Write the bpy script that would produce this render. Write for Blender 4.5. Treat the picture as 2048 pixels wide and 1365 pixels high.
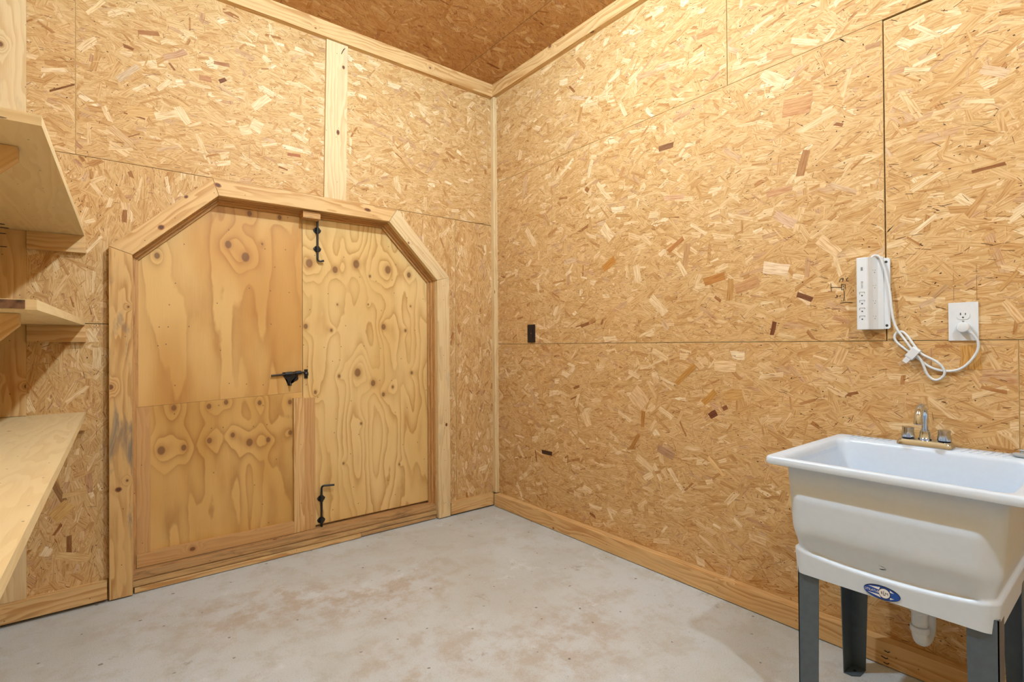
import bpy, bmesh, math, random
from mathutils import Vector, Matrix
random.seed(7)
S = bpy.context.scene
COL = S.collection
for o in list(bpy.data.objects):
    bpy.data.objects.remove(o, do_unlink=True)

# ------------------------------------------------------------------ camera
F_PX, YAW, PIT, ROL = 1020.17, math.radians(51.618), math.radians(0.407), math.radians(-0.408)
CAM_H = 1.20
fw = Vector((math.cos(PIT)*math.cos(YAW), math.cos(PIT)*math.sin(YAW), math.sin(PIT)))
rt = Vector((math.sin(YAW), -math.cos(YAW), 0.0)); up = rt.cross(fw)
rt2 = rt*math.cos(ROL) + up*math.sin(ROL); up2 = up*math.cos(ROL) - rt*math.sin(ROL)
cd = bpy.data.cameras.new('camera'); cam = bpy.data.objects.new('camera', cd); COL.objects.link(cam)
cam.matrix_world = Matrix(((rt2.x, up2.x, -fw.x, 0), (rt2.y, up2.y, -fw.y, 0), (rt2.z, up2.z, -fw.z, CAM_H), (0, 0, 0, 1)))
cd.sensor_fit = 'HORIZONTAL'; cd.sensor_width = 36.0; cd.lens = 36.0*F_PX/2048.0
cd.clip_start = 0.02
S.camera = cam

# ------------------------------------------------------------------ world, exposure
W = bpy.data.worlds.new('overcast_sky'); S.world = W; W.use_nodes = True
W.node_tree.nodes['Background'].inputs[0].default_value = (0.80, 0.90, 1.0, 1)
W.node_tree.nodes['Background'].inputs[1].default_value = 1.0
S.view_settings.view_transform = 'Standard'; S.view_settings.look = 'None'
S.view_settings.gamma = 1.0; S.view_settings.use_curve_mapping = False
S.view_settings.exposure = 0.28
S.cycles.use_light_tree = False; S.cycles.debug_use_spatial_splits = True; S.cycles.max_bounces = 6; S.cycles.diffuse_bounces = 3; S.cycles.glossy_bounces = 3
# bare ceiling bulb, then an unseen second one added as fill: (place, strength)
BULBS = [((0.94, 1.50, 2.99), 1500.0), ((0.94, -0.45, 2.99), 1200.0)]; BULB_COL = (0.66, 0.86, 1.0)

# ------------------------------------------------------------------ room numbers (metres)
XR, YB, XL, YF, ZC = 2.30, 3.11, -0.40, -1.55, 3.152

# ------------------------------------------------------------------ node helpers
def lin(c):
    out = []
    for v in c[:3]:
        v /= 255.0
        out.append(v/12.92 if v <= 0.04045 else ((v+0.055)/1.055)**2.4)
    return (out[0], out[1], out[2], 1.0)

def linw(c):
    """timber tones"""
    return tuple(v**.86 for v in lin(c)[:3]) + (1.0,)

class NT:
    def __init__(s, tree): s.t = tree
    def put(s, sock, v):
        if isinstance(v, bpy.types.NodeSocket): s.t.links.new(v, sock)
        elif v is not None: sock.default_value = v
    def n(s, typ, ins=None, **props):
        nd = s.t.nodes.new(typ)
        for k, v in props.items(): setattr(nd, k, v)
        for k, v in (ins or {}).items(): s.put(nd.inputs[k], v)
        return nd
    def m(s, op, a, b=None, c=None, clamp=False):
        nd = s.t.nodes.new('ShaderNodeMath'); nd.operation = op; nd.use_clamp = clamp
        s.put(nd.inputs[0], a)
        if b is not None: s.put(nd.inputs[1], b)
        if c is not None: s.put(nd.inputs[2], c)
        return nd.outputs[0]
    def vm(s, op, a, b=None):
        nd = s.t.nodes.new('ShaderNodeVectorMath'); nd.operation = op
        s.put(nd.inputs[0], a)
        if b is not None: s.put(nd.inputs[1], b)
        return nd.outputs['Value'] if op in ('LENGTH', 'DOT_PRODUCT') else nd.outputs[0]
    def xyz(s, v):
        nd = s.n('ShaderNodeSeparateXYZ', {0: v}); return nd.outputs
    def comb(s, x, y, z=0.0):
        return s.n('ShaderNodeCombineXYZ', {0: x, 1: y, 2: z}).outputs[0]
    def ss(s, v, lo, hi, a=0.0, b=1.0):
        nd = s.n('ShaderNodeMapRange', {0: v, 1: lo, 2: hi, 3: a, 4: b}, interpolation_type='SMOOTHSTEP', clamp=True)
        return nd.outputs[0]
    def noise(s, vec, scale=1.0, detail=2.0, rough=0.5, dist=0.0):
        nd = s.n('ShaderNodeTexNoise', {'Vector': vec, 'Scale': scale, 'Detail': detail, 'Roughness': rough, 'Distortion': dist}, noise_dimensions='2D')
        return nd.outputs['Fac' if 'Fac' in nd.outputs else 0]
    def mix(s, f, a, b, blend='MIX'):
        nd = s.n('ShaderNodeMix', data_type='RGBA', blend_type=blend)
        s.put(nd.inputs[0], f); s.put(nd.inputs[6], a); s.put(nd.inputs[7], b)
        return nd.outputs[2]
    def ramp(s, f, stops, interp='LINEAR'):
        nd = s.n('ShaderNodeValToRGB', {0: f}); cr = nd.color_ramp; cr.interpolation = interp
        while len(cr.elements) < len(stops): cr.elements.new(0.5)
        for e, (p, c) in zip(cr.elements, stops): e.position = p; e.color = lin(c)
        return nd.outputs[0]

def new_mat(name):
    m = bpy.data.materials.new(name); m.use_nodes = True
    nt = NT(m.node_tree); b = m.node_tree.nodes['Principled BSDF']
    return m, nt, b

def flat(name, col, rough=0.5, metal=0.0, spec=None, var=0.06, bump=0.0):
    """plain material with a faint procedural mottling so that nothing is a dead flat tone"""
    m, nt, b = new_mat(name)
    tc = nt.n('ShaderNodeTexCoord').outputs['Object']
    nz = nt.n('ShaderNodeTexNoise', {'Vector': tc, 'Scale': 55.0, 'Detail': 3.0}).outputs[0]
    c = lin(col); d = tuple(v*(1-var*2) for v in c[:3]) + (1,)
    nt.put(b.inputs['Base Color'], nt.mix(nt.ss(nz, .35, .7), c, d))
    b.inputs['Roughness'].default_value = rough; b.inputs['Metallic'].default_value = metal
    if spec is not None: b.inputs['Specular IOR Level'].default_value = spec
    if bump:
        bp = nt.n('ShaderNodeBump', {'Height': nz, 'Distance': bump, 'Strength': .5}); nt.put(b.inputs['Normal'], bp.outputs[0])
    return m

# ------------------------------------------------------------------ oriented strand board
def osb(name, light, dark):
    """bed of fine strands under the loose ones that are built as geometry"""
    m, nt, b = new_mat(name)
    uv = nt.n('ShaderNodeTexCoord').outputs['UV']; X = nt.xyz(uv)
    base = nt.noise(nt.comb(nt.m('MULTIPLY', X[0], 16), nt.m('MULTIPLY', X[1], 85)), 1, 3, .65, .6)
    nt.put(b.inputs['Base Color'], nt.mix(nt.ss(base, .3, .7), linw(dark), linw(light)))
    b.inputs['Roughness'].default_value = .62; b.inputs['Specular IOR Level'].default_value = .2
    return m
def strand_mat(name, tint=(1, 1, 1)):
    m, nt, b = new_mat(name)
    uv = nt.n('ShaderNodeTexCoord').outputs['UV']; X = nt.xyz(uv)
    vc = nt.n('ShaderNodeVertexColor', layer_name='tone').outputs[0]
    fib = nt.noise(nt.comb(nt.m('MULTIPLY', X[0], 14), nt.m('MULTIPLY', X[1], 210)), 1, 2, .6)
    c = nt.mix(nt.ss(fib, .36, .74, .0, .75), vc, nt.mix(1.0, vc, linw((206, 168, 128)), 'MULTIPLY'))
    if tint != (1, 1, 1): c = nt.mix(1.0, c, tuple(tint)+(1,), 'MULTIPLY')
    nt.put(b.inputs['Base Color'], c)
    b.inputs['Roughness'].default_value = .6; b.inputs['Specular IOR Level'].default_value = .2
    return m

# ------------------------------------------------------------------ solid timber
def pine(name, light, dark, knot=.55, lines=30.0, contrast=.7, stain=0.0, stain_col=(120, 118, 112), rough=.6, dirt=0.0):
    m, nt, b = new_mat(name)
    uv = nt.n('ShaderNodeTexCoord').outputs['UV']; X = nt.xyz(uv)
    p = nt.comb(nt.m('MULTIPLY', X[0], 2.6), nt.m('MULTIPLY', X[1], 9.0))
    vo = nt.n('ShaderNodeTexVoronoi', {'Vector': p, 'Scale': 1.0, 'Randomness': .9}, voronoi_dimensions='2D', feature='F1')
    d = nt.vm('MULTIPLY', nt.vm('SUBTRACT', p, vo.outputs['Position']), (1/2.6*.8, 1/9.0, 0)); dist = nt.vm('LENGTH', d)
    w = nt.n('ShaderNodeSeparateColor', {0: vo.outputs['Color']}).outputs
    here = nt.m('LESS_THAN', w[0], knot)
    rad = nt.m('MULTIPLY_ADD', w[1], .009, .004)
    q = nt.m('DIVIDE', dist, rad)
    bumpf = nt.m('MULTIPLY', nt.m('EXPONENT', nt.m('MULTIPLY', nt.m('MULTIPLY', q, q), -.16)), here)
    wob = nt.noise(nt.comb(nt.m('MULTIPLY', X[0], 1.3), nt.m('MULTIPLY', X[1], 9)), 1, 3, .5)
    f = nt.m('ADD', nt.m('MULTIPLY_ADD', X[1], lines, nt.m('MULTIPLY', wob, 6.0)), nt.m('MULTIPLY', bumpf, 3.2))
    fr = nt.m('FRACT', f)
    ring = nt.m('MULTIPLY', nt.ss(fr, .15, .85), nt.ss(fr, .90, 1.0, 1, 0))
    fib = nt.noise(nt.comb(nt.m('MULTIPLY', X[0], 9), nt.m('MULTIPLY', X[1], 380)), 1, 3, .65)
    mod = nt.noise(nt.comb(nt.m('MULTIPLY', X[0], 2), nt.m('MULTIPLY', X[1], 14)), 1, 2)
    k = nt.m('MULTIPLY', ring, nt.ss(mod, .3, .7, .25, contrast))
    k = nt.m('MULTIPLY_ADD', nt.m('SUBTRACT', fib, .5), .5, k, clamp=True)
    c = nt.mix(k, linw(light), linw(dark))
    if stain:
        st = nt.noise(nt.comb(nt.m('MULTIPLY', X[0], 3.2), nt.m('MULTIPLY', X[1], 15)), 1, 4, .6, .4)
        c = nt.mix(nt.ss(st, .60-.1*stain, .76, 0, stain), c, linw(stain_col))
    if dirt:
        st = nt.noise(nt.comb(nt.m('MULTIPLY', X[0], 6), nt.m('MULTIPLY', X[1], 30)), 1, 5, .7, .4)
        c = nt.mix(nt.ss(st, .5, .7, 0, dirt), c, linw((86, 58, 34)))
    kn = nt.m('MULTIPLY', nt.ss(q, 1.0, .7), here); kr = nt.m('MULTIPLY', nt.ss(q, 1.9, .9), here)
    c = nt.mix(nt.m('MULTIPLY', kr, .5), c, linw((168, 108, 58)))
    c = nt.mix(nt.m('MULTIPLY', kn, .85), c, linw((100, 60, 34)))
    vo2 = nt.n('ShaderNodeTexVoronoi', {'Vector': uv, 'Scale': 13.0}, voronoi_dimensions='2D', feature='F1')
    w2 = nt.n('ShaderNodeSeparateColor', {0: vo2.outputs['Color']}).outputs
    spk = nt.m('MULTIPLY', nt.m('LESS_THAN', vo2.outputs['Distance'], .03), nt.m('GREATER_THAN', w2[1], .7))
    c = nt.mix(nt.m('MULTIPLY', spk, .8), c, linw((70, 44, 26)))
    nt.put(b.inputs['Base Color'], c); b.inputs['Roughness'].default_value = rough; b.inputs['Specular IOR Level'].default_value = .3
    bp = nt.n('ShaderNodeBump', {'Height': fib, 'Distance': .0006, 'Strength': .4}); nt.put(b.inputs['Normal'], bp.outputs[0])
    return m

def plywood(name, light, dark, knots, n_lines, wob_amt, contrast, patches=None, patch_col=None, sharp=.88, wu=2.6, wv=.75, lean=0.0, pull=.3):
    """rotary cut veneer: contour grain bent round knots at given places (u = x, v = z)"""
    m, nt, b = new_mat(name)
    uv = nt.n('ShaderNodeTexCoord').outputs['UV']; X = nt.xyz(uv)
    wob = nt.noise(nt.comb(nt.m('MULTIPLY', X[0], wu), nt.m('MULTIPLY', X[1], wv)), 1, 2, .45)
    wob2 = nt.noise(nt.comb(nt.m('MULTIPLY', X[0], 11), nt.m('MULTIPLY', X[1], 4.5)), 1, 3, .55)
    f = nt.m('ADD', nt.m('MULTIPLY_ADD', X[0], lean, nt.m('MULTIPLY', wob, wob_amt)), nt.m('MULTIPLY', wob2, wob_amt*.085))
    dark_k = None; ring_k = None
    for (kx, kz, s) in knots:
        r = .0085*s
        v = nt.vm('MULTIPLY', nt.vm('SUBTRACT', uv, (kx, kz, 0)), (1/r*1.0, 1/r*.75, 0))
        q = nt.vm('LENGTH', v)
        e = nt.m('EXPONENT', nt.m('MULTIPLY', nt.m('MULTIPLY', q, q), -.10))
        f = nt.m('MULTIPLY_ADD', e, pull*min(s, 3)/n_lines*10, f)
        a = nt.ss(q, .95, .6); c2 = nt.ss(q, 1.9, .8)
        dark_k = a if dark_k is None else nt.m('MAXIMUM', dark_k, a)
        ring_k = c2 if ring_k is None else nt.m('MAXIMUM', ring_k, c2)
    fr = nt.m('FRACT', nt.m('MULTIPLY', f, n_lines/10*1.0))
    ring = nt.m('MULTIPLY', nt.m('POWER', fr, 2.6), nt.ss(fr, sharp, 1.0, 1, .0))
    fib = nt.noise(nt.comb(nt.m('MULTIPLY', X[0], 300), nt.m('MULTIPLY', X[1], 7)), 1, 3, .65)
    mod = nt.noise(nt.comb(nt.m('MULTIPLY', X[0], 5), nt.m('MULTIPLY', X[1], 2.4)), 1, 2)
    k = nt.m('MULTIPLY', ring, nt.ss(mod, .25, .7, .35*contrast, contrast))
    k = nt.m('MULTIPLY_ADD', nt.m('SUBTRACT', fib, .5), .28, k, clamp=True)
    tone = nt.noise(nt.comb(nt.m('MULTIPLY', X[0], 3), nt.m('MULTIPLY', X[1], .9)), 1, 3, .5)
    lt = nt.mix(nt.ss(tone, .35, .65), linw(light), linw(patch_col or light))
    c = nt.mix(k, lt, linw(dark))
    if ring_k is not None:
        c = nt.mix(nt.m('MULTIPLY', ring_k, .45), c, linw((176, 116, 56)))
        c = nt.mix(nt.m('MULTIPLY', dark_k, .8), c, linw((108, 68, 38)))
    vo2 = nt.n('ShaderNodeTexVoronoi', {'Vector': uv, 'Scale': 9.0}, voronoi_dimensions='2D', feature='F1')
    w2 = nt.n('ShaderNodeSeparateColor', {0: vo2.outputs['Color']}).outputs
    spk = nt.m('MULTIPLY', nt.m('LESS_THAN', vo2.outputs['Distance'], .028), nt.m('GREATER_THAN', w2[1], .6))
    c = nt.mix(nt.m('MULTIPLY', spk, .75), c, linw((84, 52, 28)))
    nt.put(b.inputs['Base Color'], c); b.inputs['Roughness'].default_value = .5; b.inputs['Specular IOR Level'].default_value = .35
    bp = nt.n('ShaderNodeBump', {'Height': fib, 'Distance': .0004, 'Strength': .4}); nt.put(b.inputs['Normal'], bp.outputs[0])
    return m

def concrete(name):
    m, nt, b = new_mat(name)
    uv = nt.n('ShaderNodeTexCoord').outputs['Object']; X = nt.xyz(uv)
    n1 = nt.noise(uv, 1.6, 5, .6, .1); n2 = nt.noise(uv, 7, 6, .72, .1); n3 = nt.noise(uv, 190, 3, .7)
    n4 = nt.noise(nt.comb(nt.m('ADD', X[0], 31), nt.m('MULTIPLY', X[1], 1.0)), 3.1, 6, .75, .2)
    c = nt.mix(nt.ss(n1, .35, .68), lin((208, 213, 219)), lin((198, 200, 200)))
    c = nt.mix(nt.ss(n2, .46, .70, 0, .55), c, lin((186, 182, 174)))
    # rusty brown traffic stains in front of the door leaves
    for (x, y, rx, ry, a) in [(.55, 2.55, .45, .28, .55), (1.05, 2.35, .55, .35, .55), (1.5, 1.5, .6, .4, .4), (.2, 2.75, .3, .15, .4), (.95, 1.75, .4, .3, .35)]:
        q = nt.vm('LENGTH', nt.vm('MULTIPLY', nt.vm('SUBTRACT', uv, (x, y, 0)), (1/rx, 1/ry, 0)))
        c = nt.mix(nt.m('MULTIPLY', nt.m('MULTIPLY', nt.ss(q, 1.1, .2), nt.ss(n2, .36, .62)), a), c, lin((184, 164, 146)))
    c = nt.mix(nt.ss(n4, .60, .72, 0, .6), c, lin((224, 229, 236)))
    c = nt.mix(nt.ss(nt.noise(nt.vm('ADD', uv, (9, 4, 0)), 4.6, 6, .75, .2), .64, .74, 0, .55), c, lin((138, 122, 104)))
    c = nt.mix(nt.ss(n3, .55, .75, 0, .35), c, lin((128, 122, 112)))
    c = nt.mix(nt.ss(n3, .42, .25, 0, .35), c, lin((222, 220, 214)))
    vo = nt.n('ShaderNodeTexVoronoi', {'Vector': nt.vm('ADD', uv, nt.comb(nt.m('MULTIPLY', n2, .05), nt.m('MULTIPLY', n1, .05))), 'Scale': 7.0}, voronoi_dimensions='2D', feature='F1')
    w = nt.n('ShaderNodeSeparateColor', {0: vo.outputs['Color']}).outputs
    sp = nt.m('MULTIPLY', nt.m('LESS_THAN', vo.outputs['Distance'], nt.m('MULTIPLY', w[0], .05)), nt.m('GREATER_THAN', w[1], .55))
    c = nt.mix(nt.m('MULTIPLY', sp, .65), c, lin((92, 74, 56)))
    nt.put(b.inputs['Base Color'], c); b.inputs['Roughness'].default_value = .7; b.inputs['Specular IOR Level'].default_value = .25
    bp = nt.n('ShaderNodeBump', {'Height': nt.m('ADD', nt.m('MULTIPLY', n3, .4), n2), 'Distance': .003, 'Strength': .35}); nt.put(b.inputs['Normal'], bp.outputs[0])
    return m

KR = [(0.956, 1.702, 3), (1.113, 1.676, 2.4), (1.249, 1.724, 3), (1.466, 1.706, 3), (1.62, 1.683, 2.1), (1.34, 1.653, 1), (1.088, 1.297, 1.2), (1.433, 1.324, 2.2), (1.592, 1.301, 1.2), (0.934, 1.319, 1.8), (1.254, 1.028, 3), (1.135, 1.01, 1.2), (1.358, 0.955, 2.3), (1.429, 0.876, 1.6), (1.496, 0.922, 1.2), (1.637, 1.011, 1.3), (0.989, 0.919, 1.3), (1.327, 1.468, .7), (1.126, 1.459, .7), (1.631, 1.469, .7), (1.276, 0.699, 1), (1.16, 0.46, .9), (1.541, 0.397, .8)]
KL = [(0.522, 1.765, 2.4), (0.608, 1.704, 3), (0.629, 1.953, 1.8), (0.789, 1.955, 1.6), (0.198, 1.67, 1.8), (0.694, 1.788, .8)]
KL2 = [(0.269, 0.883, 1.7), (0.427, 0.878, 1.7), (0.509, 0.894, 1.6), (0.678, 0.878, 1.6), (0.842, 0.87, 1.6), (0.214, 0.668, 2.5), (0.312, 0.67, 1.8), (0.429, 0.693, 1.8), (0.541, 0.71, 1.6), (0.625, 0.659, 2.5), (0.723, 0.662, 1.7), (0.843, 0.689, 1.6)]

M = {}
M['osb'] = osb('strand_board', (214, 174, 116), (190, 143, 86))
M['osb_v'] = M['osb']
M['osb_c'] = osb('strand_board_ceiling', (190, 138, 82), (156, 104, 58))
M['strand'] = strand_mat('wood_strands')
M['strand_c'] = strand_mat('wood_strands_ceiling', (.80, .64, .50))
M['pine'] = pine('pine_fresh', (226, 196, 146), (196, 150, 94), .35, contrast=.6, stain=.35, stain_col=(168, 156, 136))
M['pine_amber'] = pine('pine_amber', (220, 176, 116), (182, 122, 62), .22, contrast=.85, stain=.2, stain_col=(150, 128, 98))
M['pine_dirty'] = pine('pine_weathered', (216, 170, 106), (174, 118, 58), .25, lines=26, contrast=.9, stain=.85, stain_col=(104, 98, 90))
M['pine_shelf'] = pine('pine_shelf_board', (226, 198, 146), (208, 172, 116), .1, lines=16, contrast=.5)
M['pine_red'] = pine('cedar_strip', (202, 152, 94), (174, 121, 69), .2, contrast=.6, lines=45)
M['jamb'] = pine('jamb_timber', (202, 148, 88), (158, 104, 54), .2, contrast=.8, lines=40, dirt=.35)
M['sill'] = pine('sill_timber', (190, 144, 92), (146, 102, 60), .2, contrast=.8, lines=40, stain=.6, stain_col=(120, 96, 72), dirt=.45)
M['sill2'] = pine('sill_timber_pale', (200, 156, 100), (160, 112, 64), .2, contrast=.8, lines=40, stain=.4, stain_col=(130, 104, 76), dirt=.3)
M['ply_r'] = plywood('plywood_pale', (230, 192, 126), (174, 114, 46), KR, 60, 1.5, .95, patch_col=(222, 180, 110), wu=4.2, wv=.85, lean=.9, pull=.75)
M['ply_l'] = plywood('plywood_honey', (224, 178, 106), (166, 104, 42), KL, 30, 1.5, .9, patch_col=(204, 148, 76), wu=4.2, wv=.55, lean=.3, pull=.6)
M['ply_l2'] = plywood('plywood_honey_low', (216, 168, 96), (152, 96, 38), KL2, 40, 1.6, .9, patch_col=(198, 146, 72), wu=4.6, wv=.7, lean=.4, pull=.7)
M['concrete'] = concrete('worn_concrete')
M['dark'] = flat('dark_cavity', (34, 40, 34), .9)
M['plastic'] = flat('white_tub_plastic', (214, 228, 246), .32, var=.01)
M['white'] = flat('white_plastic', (228, 233, 240), .35, var=.01)
M['greyplastic'] = flat('grey_plastic', (176, 180, 184), .5)
M['pvc'] = flat('white_pvc', (222, 227, 232), .3, var=.02)
M['slot'] = flat('socket_slot', (60, 58, 56), .6)
M['slotlight'] = flat('socket_groove', (150, 150, 150), .6)
M['print'] = flat('grey_print', (140, 140, 142), .6)
M['steel'] = flat('slate_painted_steel', (84, 98, 110), .38, var=.05)
M['chrome'] = flat('chrome', (205, 216, 230), .12, 1.0, var=.02)
M['black'] = flat('black_iron', (22, 23, 26), .35, var=.1)
M['screw'] = flat('zinc_screw', (170, 170, 170), .35, 1.0)
M['blackplastic'] = flat('black_plastic', (26, 20, 26), .4)
M['blue'] = flat('sticker_blue', (18, 72, 168), .4, var=.02)
M['navy'] = flat('sticker_navy', (14, 26, 60), .4)
M['stickerwhite'] = flat('sticker_white', (240, 240, 244), .4, var=.01)
M['pencil'] = flat('pencil_graphite', (52, 40, 30), .7)
M['nail'] = flat('nail_steel', (70, 60, 52), .45, .8)
def lamp_mat(power):
    m, nt, b = new_mat('lamp_glow')
    b.inputs['Emission Color'].default_value = BULB_COL + (1,); b.inputs['Emission Strength'].default_value = power
    return m

# ------------------------------------------------------------------ mesh helpers
def finish(name, bm, mat, parent=None, grain=None, smooth=False, off=None, bevel=0.0, world_uv=None):
    """world-space bmesh -> object with its origin at the bottom centre; UVs in metres, u along the grain"""
    if bevel:
        es = [e for e in bm.edges if len(e.link_faces) == 2 and e.calc_face_angle(0) > .5]
        bmesh.ops.bevel(bm, geom=es, offset=bevel, segments=2, affect='EDGES', profile=.6)
    bmesh.ops.recalc_face_normals(bm, faces=bm.faces)
    uvl = bm.loops.layers.uv.new('UVMap')
    g = Vector(grain).normalized() if grain is not None else Vector((0, 0, 1))
    if off is None: off = (random.uniform(0, 40), random.uniform(0, 40))
    for f in bm.faces:
        n = f.normal
        if world_uv:
            for l in f.loops: l[uvl].uv = (l.vert.co[world_uv[0]], l.vert.co[world_uv[1]])
            continue
        gg = g - n*g.dot(n)
        if gg.length < .3:
            a = Vector((1, 0, 0)) if abs(n.x) < .8 else Vector((0, 1, 0))
            gg = (a - n*a.dot(n))
            gg.normalize(); vv = n.cross(gg)
            for l in f.loops: l[uvl].uv = (l.vert.co.dot(gg)*.12+off[0], l.vert.co.dot(vv)+off[1])
            continue
        gg.normalize(); vv = n.cross(gg); k = abs(n.x)*1.3+abs(n.z)*2.1
        for l in f.loops: l[uvl].uv = (l.vert.co.dot(gg)+off[0]+k, l.vert.co.dot(vv)+off[1]+k)
    cs = [v.co for v in bm.verts]
    lo = Vector((min(c[i] for c in cs) for i in range(3))); hi = Vector((max(c[i] for c in cs) for i in range(3)))
    org = Vector(((lo.x+hi.x)/2, (lo.y+hi.y)/2, lo.z))
    if name == 'floor': org = Vector((0, 0, 0))
    bmesh.ops.translate(bm, verts=bm.verts, vec=-org)
    me = bpy.data.meshes.new(name); bm.to_mesh(me); bm.free()
    if smooth:
        for p in me.polygons: p.use_smooth = True
    me.materials.append(mat)
    o = bpy.data.objects.new(name, me); COL.objects.link(o)
    set_parent(o, parent, org)
    return o

def world_loc(o):
    l = Vector(o.location)
    while o.parent is not None:
        o = o.parent; l = l + Vector(o.location)
    return l
def set_parent(o, parent, loc):
    if parent is not None:
        o.parent = parent; o.location = Vector(loc) - world_loc(parent)
    else: o.location = loc

def tag(o, label=None, cat=None, group=None, kind=None):
    if label: o['label'] = label
    if cat: o['category'] = cat
    if group: o['group'] = group
    if kind: o['kind'] = kind
    return o
def empty(name, loc, label=None, cat=None, kind=None, parent=None):
    o = bpy.data.objects.new(name, None); COL.objects.link(o); o.empty_display_size = .05
    set_parent(o, parent, loc); tag(o, label, cat, None, kind); return o

def hexa(bm, P):
    v = [bm.verts.new(p) for p in P]
    for f in ((0, 3, 2, 1), (4, 5, 6, 7), (0, 1, 5, 4), (1, 2, 6, 5), (2, 3, 7, 6), (3, 0, 4, 7)): bm.faces.new([v[i] for i in f])
def abox(bm, x0, x1, y0, y1, z0, z1):
    hexa(bm, [(x0, y0, z0), (x1, y0, z0), (x1, y1, z0), (x0, y1, z0), (x0, y0, z1), (x1, y0, z1), (x1, y1, z1), (x0, y1, z1)])
def box(name, x0, x1, y0, y1, z0, z1, mat, parent=None, grain=None, bevel=.0015, **k):
    bm = bmesh.new(); abox(bm, x0, x1, y0, y1, z0, z1)
    if grain is None:
        d = (x1-x0, y1-y0, z1-z0); i = d.index(max(d)); grain = [0, 0, 0]; grain[i] = 1
    return finish(name, bm, M[mat] if isinstance(mat, str) else mat, parent, grain, bevel=bevel, **k)
def prism(name, pts, axis, a, b, mat, parent=None, grain=None, bevel=.0, **k):
    """polygon pts in the plane across axis ('X': (y,z), 'Y': (x,z), 'Z': (x,y)), from a to b"""
    bm = bmesh.new()
    def P(p, t):
        return {'X': (t, p[0], p[1]), 'Y': (p[0], t, p[1]), 'Z': (p[0], p[1], t)}[axis]
    A = [bm.verts.new(P(p, a)) for p in pts]; Bv = [bm.verts.new(P(p, b)) for p in pts]
    bm.faces.new(A); bm.faces.new(Bv[::-1]); n = len(pts)
    for i in range(n): bm.faces.new((A[i], Bv[i], Bv[(i+1) % n], A[(i+1) % n]))
    big = [f for f in bm.faces if len(f.verts) > 4]
    o = None
    bm.normal_update()
    if not bevel and big: bmesh.ops.triangulate(bm, faces=big)
    return finish(name, bm, M[mat] if isinstance(mat, str) else mat, parent, grain, bevel=bevel, **k)
def tube(bm, pts, r, seg=10, caps=True):
    pts = [Vector(p) for p in pts]; n = len(pts)
    rs = r if isinstance(r, (list, tuple)) else [r]*n
    T = []
    for i in range(n):
        a = pts[max(i-1, 0)]; c = pts[min(i+1, n-1)]; T.append((c-a).normalized())
    u = T[0].orthogonal().normalized(); rings = []
    for i in range(n):
        u = (u - T[i]*u.dot(T[i]))
        u = u.normalized() if u.length > 1e-6 else T[i].orthogonal().normalized()
        w = T[i].cross(u)
        rings.append([bm.verts.new(pts[i] + (u*math.cos(2*math.pi*k/seg) + w*math.sin(2*math.pi*k/seg))*rs[i]) for k in range(seg)])
    for i in range(n-1):
        for k in range(seg): bm.faces.new((rings[i][k], rings[i][(k+1) % seg], rings[i+1][(k+1) % seg], rings[i+1][k]))
    if caps: bm.faces.new(rings[0][::-1]); bm.faces.new(rings[-1])
def smooth_path(P, sub=5):
    P = [Vector(p) for p in P]; out = []
    for i in range(len(P)-1):
        p0, p1, p2, p3 = P[max(i-1, 0)], P[i], P[i+1], P[min(i+2, len(P)-1)]
        for s in range(sub):
            t = s/sub
            out.append(.5*((2*p1)+(p2-p0)*t+(2*p0-5*p1+4*p2-p3)*t*t+(-p0+3*p1-3*p2+p3)*t**3))
    out.append(P[-1]); return out
def lathe(bm, c, axis, prof, seg=24):
    """prof: (radius, distance along axis) from c"""
    c = Vector(c); a = Vector(axis).normalized(); u = a.orthogonal().normalized(); w = a.cross(u); R = []
    for (r, h) in prof: R.append([bm.verts.new(c+a*h+(u*math.cos(2*math.pi*k/seg)+w*math.sin(2*math.pi*k/seg))*max(r, 1e-5)) for k in range(seg)])
    for i in range(len(R)-1):
        for k in range(seg): bm.faces.new((R[i][k], R[i][(k+1) % seg], R[i+1][(k+1) % seg], R[i+1][k]))
    bm.faces.new(R[0][::-1]); bm.faces.new(R[-1])
def autosmooth(o, ang=40):
    me = o.data
    for p in me.polygons: p.use_smooth = True
    bm = bmesh.new(); bm.from_mesh(me)
    for e in bm.edges:
        if len(e.link_faces) == 2 and e.calc_face_angle(0) > math.radians(ang): e.smooth = False
    bm.to_mesh(me); bm.free(); return o
def text_mesh(body, size, extrude=.0002):
    cu = bpy.data.curves.new('lettering', 'FONT'); cu.body = body; cu.size = size; cu.extrude = extrude
    cu.align_x = 'CENTER'; cu.align_y = 'CENTER'; cu.resolution_u = 4
    t = bpy.data.objects.new('lettering', cu); COL.objects.link(t)
    dg = bpy.context.evaluated_depsgraph_get(); me = bpy.data.meshes.new_from_object(t.evaluated_get(dg))
    bpy.data.objects.remove(t, do_unlink=True); return me
def wall_text(name, body, size, y, z, x, mat, parent, rot=0.0, sx=1.0):
    """lettering on a face that looks along -X (text runs towards -Y)"""
    me = text_mesh(body, size); c, s = math.cos(rot), math.sin(rot)
    for v in me.vertices:
        a, b2, e = v.co.x*sx, v.co.y, v.co.z
        a, b2 = a*c-b2*s, a*s+b2*c
        v.co = (-e, -a, b2)
    me.materials.clear(); me.materials.append(M[mat])
    o = bpy.data.objects.new(name, me); COL.objects.link(o); set_parent(o, parent, (x, y, z)); return o

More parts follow.
